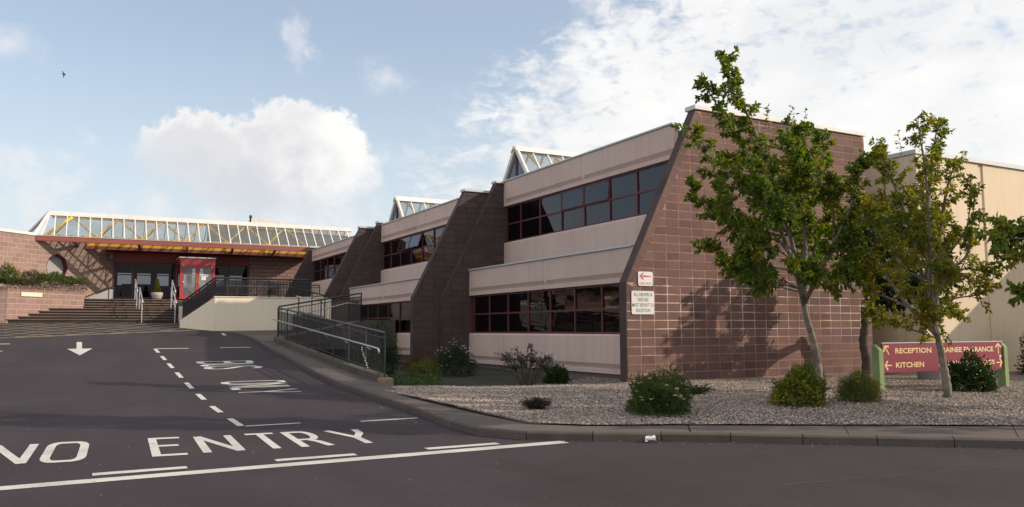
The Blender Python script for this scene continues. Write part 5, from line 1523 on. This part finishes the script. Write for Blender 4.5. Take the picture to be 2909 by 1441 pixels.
def tree(name, label, base, trunk, limbs, mat, bark, seed, tr=.10, leaf=(.10, .055), twigs=18, per=24, twl=(.25, .75), group=None, sprigs=(), bare=(), keep=None, droop=.35, start=.28, mains=99):
    rd = random.Random(seed)
    zb = float(gz(*base[:2])); B = Vector((base[0], base[1], zb))
    t = thing(name, B, label, 'tree', group)
    X = lambda q: B + RT * q[0] + ZU * q[1] + DP * q[2]
    PPS = []; wood = MB(); tp = spline([X(q) for q in trunk], 6); n = len(tp)
    rad = [tr * (1.35 - .35 * min(k / 3, 1)) * (1 - .38 * k / n) * (1 + .10 * math.sin(k * 2.1 + seed)) for k in range(n)]
    wood.tube(tp, rad, 12)
    P, D, Nn = [], [], []
    def leafy(p, q, cnt, sz=1.0):
        ax = (q - p); Ln = ax.length
        if Ln < 1e-4: return
        ax = ax / Ln
        for k in range(cnt):
            f = (k + rd.random()) / cnt; f = f ** .85
            c = p.lerp(q, f) + rvec(rd) * .035
            side = ax.cross(rvec(rd)).normalized()
            d = (ax * .55 + side * .8 + Vector((0, 0, -droop)) + rvec(rd) * .3).normalized()
            nn = (Vector((0, 0, .55)) + rvec(rd))
            P.append(c); D.append(d); Nn.append(nn)
    for li, lm in enumerate(limbs):
        st_i = lm[0]; pts = lm[1:]
        if li < mains or not PPS:
            p0 = tp[min(int(st_i * (n - 1)), n - 1)]; cp = [X(q) for q in pts]
        else:      # a side limb springs from the nearest main limb below it
            cp = [X(q) for q in pts[1:]] if len(pts) > 2 else [X(q) for q in pts[1:] or pts]
            a0 = X(pts[0]); cand = [v for pp_ in PPS for v in pp_[1:int(len(pp_) * .7)]] + tp[-4:]
            cand = [v for v in cand if v.z < cp[0].z - .25] or [tp[-1]]
            p0 = min(cand, key=lambda v: (v - a0).length + .35 * (v - cp[0]).length)
            cp = [p0.lerp(cp[0], .5) + Vector((0, 0, .08)) + rvec(rd) * .10] + cp
        pp = spline([p0] + cp, 7)
        if li < mains: PPS.append(pp)
        m_ = len(pp); L = sum((a - b).length for a, b in zip(pp, pp[1:]))
        r0 = min(tr * .6, .012 + .0115 * L) if li < mains else .010 + .006 * L
        wood.tube(pp, [r0 * (1 - .85 * k / (m_ - 1)) + .003 for k in range(m_)], 7)
        if li in bare: nt = 5
        else: nt = int(twigs * (.5 + L / 4))
        for k in range(nt):
            f = start + (1 - start) * ((k + rd.random()) / nt)
            i = min(int(f * (m_ - 1)), m_ - 2); p = pp[i].lerp(pp[i + 1], f * (m_ - 1) - i)
            tan = (pp[i + 1] - pp[i]).normalized()
            out = (p - tp[-1]); out.z *= .4
            side = tan.cross(rvec(rd)).normalized()
            d = (tan * .65 + side * .9 + out.normalized() * .25 + Vector((0, 0, .18))).normalized()
            l = rd.uniform(*twl) * (1.1 - .55 * f)
            mid = p + d * l * .5 + Vector((0, 0, .03)); end = p + d * l + Vector((0, 0, -.10 * l)) + rvec(rd) * .06
            wood.tube([p, mid, end], [.0065, .0045, .002], 4)
            if li in bare and k % 3: continue
            leafy(p.lerp(mid, .3), mid, int(per * .35)); leafy(mid, end, int(per * .65))
        leafy(pp[-3], pp[-1], int(per * .6))
    for a, b in sprigs:
        pa, pb = X(a), X(b); pp = [pa, pa.lerp(pb, .5) + rvec(rd) * .03, pb]; wood.tube(pp, [.006, .004, .002], 4); leafy(pa, pb, 17)
    wood.build('trunk', bark, t, smooth=True, origin=tuple(B))
    P = np.array([tuple(v) for v in P]); D = np.array([tuple(v) for v in D]); Nn = np.array([tuple(v) for v in Nn])
    if keep is not None:
        ok = keep(P); P, D, Nn = P[ok], D[ok], Nn[ok]
    rr = np.random.default_rng(seed); sz = .7 + .6 * rr.random(len(P))
    leaf_part('crown', P, D, Nn, leaf[0] * sz, leaf[1] * sz, mat, t)
    return t

def px(x0, y0, ppm):
    return lambda x, y, d=0.0: ((x - x0) / ppm, (y0 - y) / ppm, d)
# tall green tree before the gable wall
q = px(2065, 988, 118)
tree('street_tree', 'tall leafy green tree with two long spires before the gable wall', (14.09, 12.23),
     [(0, -.1, 0), (-.01, .35, 0), (-.05, .8, .02), (-.14, 1.25, .03), (-.24, 1.62, .0), (-.29, 1.95, 0)],
     [(.98, q(2005, 640, .1), q(1950, 470, .3), q(1880, 330, .2), q(1795, 190, .1)),
      (.98, q(2000, 620, -.2), q(1950, 450, -.3), q(1905, 300, -.2), q(1862, 215, -.1), q(1850, 128, -.1)),
      (.98, q(2045, 600, .1), q(2045, 450, .3), q(2030, 320, .3)),
      (.97, q(2065, 620, .6), q(2095, 480, 1.0), q(2108, 380, 1.1)),
      (.95, q(2075, 640, -.6), q(2115, 530, -1.0), q(2140, 430, -1.0)),
      (.95, q(1960, 620, -.5), q(1850, 470, -.7), q(1745, 335, -.5)),
      (.95, q(1950, 640, .5), q(1840, 540, .7), q(1775, 450, .8)),
      (.92, q(1950, 690, -.4), q(1880, 620, -.9), q(1790, 500, -1.0)),
      (.90, q(1960, 710, .4), q(1880, 650, .8), q(1815, 600, .9)),
      (.86, q(1960, 735, -.3), q(1900, 690, -.6), q(1850, 640, -.7)),
      (.84, q(1975, 745, .2), q(1920, 700, .5), q(1870, 672, .6)),
      (.98, q(2020, 620, .5), q(1990, 460, .8), q(1965, 335, .9)),
      (.98, q(2030, 600, -.5), q(2015, 440, -.8), q(2000, 330, -.8)),
      (.97, q(2060, 610, -.4), q(2075, 470, -.6), q(2065, 340, -.5)),
      (.94, q(2080, 650, .4), q(2125, 570, .8), q(2155, 490, 1.0)),
      (.92, q(2070, 690, -.5), q(2110, 620, -1.0), q(2150, 545, -1.2)),
      (.90, q(2070, 710, .5), q(2100, 670, .9), q(2135, 615, 1.1)),
      (.86, q(2060, 735, -.4), q(2080, 710, -.8), q(2100, 690, -1.0)),
      (.86, q(2040, 730, -.6), q(2000, 700, -1.1), q(1950, 690, -1.3)),
      (.88, q(2020, 730, .6), q(1970, 690, 1.1), q(1920, 640, 1.3)),
      (.95, q(1990, 660, -.9), q(1930, 560, -1.4), q(1890, 440, -1.3)),
      (.95, q(2000, 660, .9), q(1930, 560, 1.4), q(1870, 480, 1.4)),
      (.98, q(1985, 600, .0), q(1920, 470, .0), q(1850, 380, .1)),
      (.98, q(2000, 560, -1.0), q(1985, 450, -1.3), q(1960, 380, -1.2)),
      (.97, q(2040, 590, 1.1), q(2050, 500, 1.4), q(2050, 430, 1.5)),
      (.97, q(1990, 650, .2), q(1900, 560, .2), q(1810, 420, .0))],
     M['leaf_green'], M['bark'], 11, tr=.088, leaf=(.115, .060), twigs=26, per=34, mains=5, twl=(.22, .72),
     sprigs=[(q(1958, 320), q(1953, 252)), (q(2030, 325), q(2020, 250)), (q(2048, 320), q(2055, 265)), (q(1850, 150), q(1843, 118)), (q(1795, 215), q(1783, 182)), (q(1760, 340), q(1742, 318))], group='trees in the gravel bed')
# thinner yellowing tree before the sign
q = px(2385, 1000, 129)
tree('street_tree', 'thin tree with turning yellow and orange leaves before the direction sign', (15.04, 9.98),
     [(0, -.1, 0), (-.01, .3, 0), (-.05, .6, 0), (-.09, .95, .01), (-.15, 1.28, 0)],
     [(.98, q(2362, 740, .1), q(2375, 560, .3), q(2395, 400, .3), q(2410, 292, .2)),
      (.98, q(2345, 740, -.2), q(2335, 560, -.4), q(2330, 420, -.4), q(2325, 312, -.3)),
      (.96, q(2320, 750, -.4), q(2270, 600, -.7), q(2220, 460, -.8), q(2195, 405, -.7)),
      (.98, q(2390, 740, .3), q(2420, 600, .5), q(2440, 480, .5), q(2464, 392, .4)),
      (.95, q(2310, 760, .3), q(2250, 640, .6), q(2195, 530, .8), q(2165, 465, .8)),
      (.97, q(2330, 740, .4), q(2300, 560, .6), q(2285, 430, .6), q(2272, 345, .5)),
      (.94, q(2310, 780, -.4), q(2240, 680, -.8), q(2180, 600, -.9), q(2142, 545, -.9)),
      (.92, q(2310, 800, .4), q(2250, 730, .8), q(2190, 650, 1.0)),
      (.90, q(2315, 815, -.5), q(2270, 770, -.9), q(2215, 725, -1.1)),
      (.88, q(2330, 835, .4), q(2300, 815, .8), q(2262, 790, 1.0)),
      (.90, q(2335, 830, -.4), q(2310, 815, -.7), q(2285, 800, -.8)),
      (.97, q(2395, 760, -.3), q(2425, 640, -.4), q(2438, 540, -.5), q(2452, 478, -.4)),
      (.95, q(2400, 770, .2), q(2440, 700, .3), q(2475, 640, .3), q(2496, 598, .3)),
      (.93, q(2400, 790, -.4), q(2440, 740, -.6), q(2478, 690, -.6)),
      (.92, q(2400, 810, .4), q(2430, 790, .6), q(2455, 775, .7)),
      (.97, q(2370, 720, -.7), q(2385, 580, -1.0), q(2400, 480, -1.0)),
      (.97, q(2350, 720, .8), q(2330, 600, 1.1), q(2310, 500, 1.2)),
      (.96, q(2325, 720, -.8), q(2280, 600, -1.1), q(2250, 520, -1.1)),
      (.95, q(2330, 740, .9), q(2280, 660, 1.2), q(2240, 590, 1.3)),
      (.97, q(2355, 700, .0), q(2350, 560, .0), q(2352, 440, .0)),
      (.94, q(2350, 770, -.8), q(2320, 720, -1.2), q(2290, 680, -1.4)),
      (.97, q(2400, 730, .6), q(2425, 620, .8), q(2420, 520, .9))],
     M['leaf_turning'], M['bark'], 23, tr=.085, leaf=(.095, .048), mains=5, twigs=21, per=28, twl=(.2, .72), bare=(11, 21), start=.34,
     sprigs=[(q(2410, 320), q(2402, 285)), (q(2300, 380), q(2292, 320)), (q(2462, 400), q(2464, 370))], group='trees in the gravel bed')
# dark tree close to the end of the gable wall
def dome_limbs(n, c, r, seed, low=-.5):
    rd = random.Random(seed); out = []
    for k in range(n):
        a = 2.399963 * k; z = low + (1 - low) * (k + .5) / n; s = math.sqrt(max(0, 1 - z * z)) if z > -1 else 0
        e = (c[0] + r[0] * s * math.cos(a) * rd.uniform(.8, 1.08), c[1] + r[1] * z * rd.uniform(.85, 1.05), c[2] + r[2] * s * math.sin(a) * rd.uniform(.8, 1.08))
        mdl = (c[0] * .4 + e[0] * .5 + rd.uniform(-.15, .15), (1.7 + e[1]) / 2 + .12, c[2] * .4 + e[2] * .5 + rd.uniform(-.15, .15))
        out.append((rd.uniform(.86, 1), mdl, e))
    return out
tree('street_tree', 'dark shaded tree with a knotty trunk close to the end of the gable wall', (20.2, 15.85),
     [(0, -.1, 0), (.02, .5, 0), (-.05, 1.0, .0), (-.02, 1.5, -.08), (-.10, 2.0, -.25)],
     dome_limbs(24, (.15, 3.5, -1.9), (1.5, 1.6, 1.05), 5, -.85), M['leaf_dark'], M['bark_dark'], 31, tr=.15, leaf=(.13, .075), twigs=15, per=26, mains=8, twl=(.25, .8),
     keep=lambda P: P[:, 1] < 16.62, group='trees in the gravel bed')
# tree standing mostly outside the picture on the right
tree('street_tree', 'tree reaching its leafy branches in from the right edge of the picture', (15.9, 6.5),
     [(0, -.1, 0), (.03, .6, 0), (-.02, 1.2, 0), (.02, 1.8, 0)],
     dome_limbs(22, (.95, 4.7, .2), (1.75, 2.4, 1.9), 9, -.6) +
     [(.95, (-1.0, 2.5, .1), (-2.0, 2.85, .2), (-2.75, 2.85, .2)), (.95, (-1.0, 2.4, -.1), (-2.0, 2.65, -.2), (-2.65, 2.6, -.1)),
      (.9, (-.9, 2.0, .0), (-1.8, 2.05, .1), (-2.35, 1.85, .1)), (.95, (-.9, 2.7, .3), (-1.8, 3.05, .4), (-2.5, 3.0, .4))],
     M['leaf_green'], M['bark'], 41, tr=.11, leaf=(.12, .065), twigs=20, per=30, twl=(.25, .75), group='trees in the gravel bed')

tree('street_tree', 'tall slender tree standing beyond the right edge of the picture', (17.6, 3.3),
     [(0, -.1, 0), (.02, 1.2, 0), (-.02, 2.5, 0), (.02, 5.0, 0), (0, 9.0, 0)],
     [(.25 + .7 * k / 34, (.55 * math.cos(2.4 * k), 3.0 + 9.0 * k / 34, .55 * math.sin(2.4 * k)), ((1.05 - .018 * k) * math.cos(2.4 * k), 3.7 + 9.2 * k / 34, (1.05 - .018 * k) * math.sin(2.4 * k))) for k in range(34)],
     M['leaf_green'], M['bark'], 47, tr=.12, leaf=(.13, .07), twigs=13, per=20, twl=(.25, .6), group='trees in the gravel bed')

def bush(name, label, base, w, h, n, leaf, mat, style='dome', group=None, flowers=None, seed=1, d=None, zb=None, droop=0.0, fill=.55, cat='shrub'):
    rd = np.random.default_rng(seed); ru = random.Random(seed)
    x, y = base; z = float(gz(x, y)) if zb is None else zb; d = d or w
    B = Vector((x, y, z)); t = thing(name, B, label, cat, group)
    rx, ry = w / 2, d / 2
    stems = MB()
    if style == 'dome':
        v = rd.normal(size=(n * 3, 3)); v /= np.linalg.norm(v, axis=1, keepdims=True); v[:, 2] = np.abs(v[:, 2]); v = v[:n]
        bump = 1 + .16 * np.sin(v[:, 0] * 5.1 + seed) * np.sin(v[:, 1] * 4.3 + 2 * seed) + .12 * np.sin(v[:, 2] * 7 + v[:, 0] * 6) + .07 * rd.normal(size=len(v))
        rr = (fill + (1 - fill) * rd.random(len(v)) ** .45) * bump
        P = np.stack([v[:, 0] * rx * rr, v[:, 1] * ry * rr, np.maximum((v[:, 2] ** .85 * .90 + .03) * h * rr, .015)], 1)
        D = v * .8 + rd.normal(size=v.shape) * .55 + np.array([0, 0, .25 - droop]); Nn = v + rd.normal(size=v.shape) * .5 + np.array([0, 0, .5])
        for k in range(16):
            a = ru.uniform(0, 6.28); s = ru.uniform(.3, .85)
            stems.tube([B + Vector((0, 0, -.03)), B + Vector((rx * s * .5 * math.cos(a), ry * s * .5 * math.sin(a), h * .4)), B + Vector((rx * s * math.cos(a), ry * s * math.sin(a), h * ru.uniform(.6, .85)))], [.010, .007, .003], 5)
    else:
        P, D, Nn = [], [], []
        ns = {'wispy': 110, 'spiky': 150, 'twiggy': 44, 'blade': 80}[style]
        for k in range(ns):
            a = ru.uniform(0, 6.28); s = math.sqrt(ru.random()); up_ = ru.uniform(.55, 1.0) * (1.05 - .45 * s)
            b0 = B + Vector((rx * .25 * s * math.cos(a), ry * .25 * s * math.sin(a), -.02))
            m1 = B + Vector((rx * .65 * s * math.cos(a), ry * .65 * s * math.sin(a), h * up_ * .6))
            e = B + Vector((rx * s * math.cos(a) * 1.05, ry * s * math.sin(a) * 1.05, h * up_)) + rvec(ru) * .05
            if style == 'twiggy':
                stems.tube([b0, m1, e], [.011, .007, .003], 5)
                for j in range(4):
                    f = ru.uniform(.4, .95); p = m1.lerp(e, f); q_ = p + (rvec(ru) + Vector((math.cos(a) * .5, math.sin(a) * .5, .6))).normalized() * ru.uniform(.1, .28)
                    stems.tube([p, q_], [.005, .002], 4)
                    for _ in range(max(1, n // (ns * 4))):
                        c = p.lerp(q_, ru.random()); P.append(c); D.append(rvec(ru) + Vector((0, 0, .2))); Nn.append(rvec(ru) + Vector((0, 0, .8)))
                continue
            stems.tube([b0, m1, e], [.006, .004, .0015], 4)
            cnt = max(3, n // ns)
            for j in range(cnt):
                f = .12 + .88 * (j + ru.random()) / cnt
                p = b0.lerp(m1, f * 2) if f < .5 else m1.lerp(e, f * 2 - 1)
                ax = (m1 - b0).normalized() if f < .5 else (e - m1).normalized()
                P.append(p + rvec(ru) * .012); D.append((ax * (1.0 if style != 'wispy' else .5) + rvec(ru) * .75)); Nn.append(rvec(ru) + Vector((0, 0, .5)))
        P = np.array([tuple(v) for v in P]) - np.array(B); D = np.array([tuple(v) for v in D]); Nn = np.array([tuple(v) for v in Nn])
    if stems.v: stems.build('stem', M['twig'], t)
    sz = .7 + .6 * rd.random(len(P))
    leaf_part('foliage', P + np.array(B), D, Nn, leaf[0] * sz, leaf[1] * sz, mat, t)
    if flowers:
        fm, fn, fr = flowers
        rn = np.sqrt((P[:, 0] / rx) ** 2 + (P[:, 1] / ry) ** 2 + (P[:, 2] / h) ** 2); cut = np.quantile(rn, .80)
        idx = rd.permutation(len(P)); hi = [i for i in idx if rn[i] > cut and P[i, 2] > h * .3 and (P[i] @ np.array([-.47 + .3, -.88, .35]) > -.05 * w)][:fn]
        FP, FD, FN = [], [], []
        for i in hi:
            c = P[i] + np.array(B) + np.array([0, 0, .03]) + P[i] * .07
            for k in range(5):
                a = 1.2566 * k + ru.random(); FP.append(c); FD.append((math.cos(a), math.sin(a), .5)); FN.append((ru.uniform(-.3, .3), ru.uniform(-.3, .3), 1))
        leaf_part('blossoms', FP, FD, FN, fr, fr * .95, fm, t)
    return t

bush('shrub', 'upright green shrub with pink and cream flowers at the front of the gravel', (8.36, 10.48), 1.04, .66, 8500, (.062, .017), M['leaf_soft'], 'dome', flowers=(M['petal_pink'], 40, .044), seed=3, droop=-.7, fill=.35)
bush('shrub', 'small flat reddish heather alone in the open gravel', (7.0, 12.08), .52, .22, 4000, (.030, .009), M['leaf_heather'], 'spiky', seed=4)
bush('shrub', 'rounded yellow green shrub with glossy leaves at the front of the gravel', (11.25, 10.25), .86, .54, 3600, (.062, .034), M['leaf_lime'], 'dome', seed=5)
bush('shrub', 'wispy olive shrub dotted with orange flowers beside the left sign post', (12.62, 10.10), .70, .52, 7000, (.045, .011), M['leaf_olive'], 'dome', droop=-.6, fill=.35, flowers=(M['petal_orange'], 46, .030), seed=6)
bush('shrub', 'dense dark glossy shrub growing in front of the right end of the sign', (17.3, 10.95), .92, .74, 3400, (.085, .036), M['leaf_gloss'], 'dome', seed=7)
bush('shrub', 'low feathery green shrub behind the foot of the tall tree', (16.1, 14.35), 0.85, .5, 5000, (.055, .013), M['leaf_soft'], 'dome', seed=8, droop=-.7, fill=.4)
bush('shrub', 'flat dark sprawling plant behind the pink flowered shrub', (11.15, 12.95), .95, .24, 1500, (.07, .010), M['leaf_dark'], 'blade', seed=9)
bush('shrub', 'small bright green bushy plant against the lower panels', (11.3, 18.45), .60, .46, 1900, (.085, .026), M['leaf_mid'], 'dome', seed=10)
bush('shrub', 'straggly half bare shrub with thin grey leaves before the lower windows', (10.25, 18.2), 1.25, 1.22, 3400, (.055, .018), M['leaf_grey'], 'twiggy', seed=11)
bush('shrub', 'dark round shrub sprinkled with white flowers beside the tall fin', (10.35, 22.9), 1.25, .90, 4200, (.055, .022), M['leaf_dark'], 'dome', flowers=(M['petal_white'], 60, .042), seed=12)
bush('shrub', 'low yellow green shrub between the railing and the white flowered shrub', (9.15, 22.4), .95, .55, 2600, (.05, .02), M['leaf_olive'], 'dome', seed=13)
bush('shrub', 'rusty brown shrub at the foot of the tall fin', (10.15, 25.2), 1.25, .72, 2600, (.05, .02), M['leaf_rust'], 'dome', seed=14)
bush('shrub', 'large dark shrub seen through the bars of the long railing', (7.75, 23.2), 1.7, 1.55, 6500, (.06, .026), M['leaf_dark'], 'dome', seed=15)
bush('shrub', 'low creeping dark green plant by the near end of the railing', (7.9, 20.1), 1.4, .20, 2200, (.06, .02), M['leaf_mid'], 'dome', seed=16, d=2.2)
bush('shrub', 'big dark clipped bush against the pale hall at the right edge', (26.55, 14.05), 2.4, 1.95, 7000, (.09, .045), M['leaf_dark'], 'dome', seed=17, d=1.6, zb=.06)
bush('shrub', 'yellow flowering bush at the left end of the planter', (-2.65, 40.5), 1.0, .85, 2600, (.08, .025), M['leaf_soft'], 'dome', flowers=(M['petal_yellow'], 60, .05), seed=18, zb=3.5)
bush('shrub', 'small dark clipped bush in the middle of the planter', (-1.72, 40.6), .78, .46, 2600, (.035, .016), M['leaf_dark'], 'dome', seed=19, zb=3.68, fill=.8)

def trailing():
    t = thing('hedge', TP(-1.9, 3.3, 0), 'low hedge spilling over the front of the brick planter', 'hedge')
    n = 9000; rd = np.random.default_rng(77)
    s = -4.1 + 4.15 * rd.random(n); hgt = (.40 + .06 * np.sin(s * 3.1) + .05 * np.sin(s * 7.7)) * np.where(s < -2.3, .45, 1.0)
    dd = -.75 + .95 * rd.random(n) ** .7
    z = 3.42 + (hgt * 1.35 * (1 - ((dd + .22) / .62) ** 2)).clip(.1, 1) * (.45 + .55 * rd.random(n))
    over = (dd > .04) & (rd.random(n) < .75); z[over] = 3.70 - .34 * rd.random(over.sum()) ** .9
    P = np.stack([.35 + S2 * (s + dd), 41.0 + S2 * (s - dd), z], 1)
    D = rd.normal(size=(n, 3)) * .6 + np.array([S2 * .5, -S2 * .5, .2]); D[over, 2] -= 1.0
    leaf_part('foliage', P[~over], D[~over], rd.normal(size=((~over).sum(), 3)) * .5 + np.array([.3, -.3, .9]), .08, .034, M['leaf_hedge'], t)
    o = leaf_part('hanging_growth', P[over], D[over], rd.normal(size=(over.sum(), 3)) * .5 + np.array([.6, -.6, .5]), .07, .026, M['leaf_hang'], t)
    st_ = MB()
    for k in range(40):
        a = -4 + 4.0 * k / 39; st_.tube([TP(a, 3.25, -.4), TP(a + .1, 3.42, -.15), TP(a + .05, 3.36, .05), TP(a, 3.18, .09)], .006, 4)
    st_.build('stem', M['twig'], t)
trailing()

cp = thing('potted_conifer', (3.72, 45.4, 3.12), 'small conifer in a pale pot beside the red doors', 'potted plant')
mb = MB(); mb.lathe((3.72, 45.4, 3.11), [(.16, 0), (.22, .06), (.27, .22), (.28, .36), (.26, .36), (.25, .32)], 18); mb.build('pot', M['pot'], cp, smooth=True)
rd = np.random.default_rng(5); n = 1800; f = rd.random(n); a = rd.random(n) * 6.283; r_ = (.17 * (1 - f) ** .8 + .01) * (.6 + .4 * rd.random(n))
leaf_part('foliage', np.stack([3.72 + r_ * np.cos(a), 45.4 + r_ * np.sin(a), 3.42 + f * .72], 1), np.stack([np.cos(a), np.sin(a), .9 + 0 * a], 1), rd.normal(size=(n, 3)), .06, .022, M['leaf_lime'], cp)
mb = MB(); mb.tube([(3.72, 45.4, 3.35), (3.72, 45.4, 4.05)], [.02, .006], 6); mb.build('stem', M['twig'], cp)

def fallen():
    n = 420; rd = np.random.default_rng(9)
    u = rd.random(n); k = rd.integers(0, 3, n)
    x = np.where(k == 0, 5.5 + 9 * u, np.where(k == 1, -2 + 8 * u, 4.6 + 1.0 * u)); yk = np.interp(x, [5.28, 5.96, 7.48, 10.68, 14.5], [10.4, 9.66, 8.70, 6.10, 3.0])
    y = np.where(k == 0, yk - .02 - .45 * rd.random(n) ** 3, np.where(k == 1, 6 + 12 * rd.random(n), 12 + 8 * rd.random(n)))
    ok = ~((k == 0) & (x < 5.5)) & ~((k == 1) & (y < np.interp(x, [5.2, 14], [30, 30])) & (x > 5.0))
    x, y = x[ok], y[ok]; n = len(x)
    P = np.stack([x, y, np.array([rz(v) for v in y]) + .007], 1); a = rd.random(n) * 6.283
    V, F = leaves_mesh('fallen_leaves', P, np.stack([np.cos(a), np.sin(a), .08 + 0 * a], 1), np.stack([0 * a, .2 * np.sin(a), 1 + 0 * a], 1), .014 + .030 * rd.random(n) ** 2, .010 + .018 * rd.random(n) ** 2, None)
    o = bpy.data.objects.new('fallen_leaves', np_mesh('fallen_leaves', V, F, M['dead_leaf'])); link(o, None, (0, 0, 0))
    tag(o, 'scattered dry leaves and scraps lying on the tarmac', 'leaves', kind='stuff')
fallen()
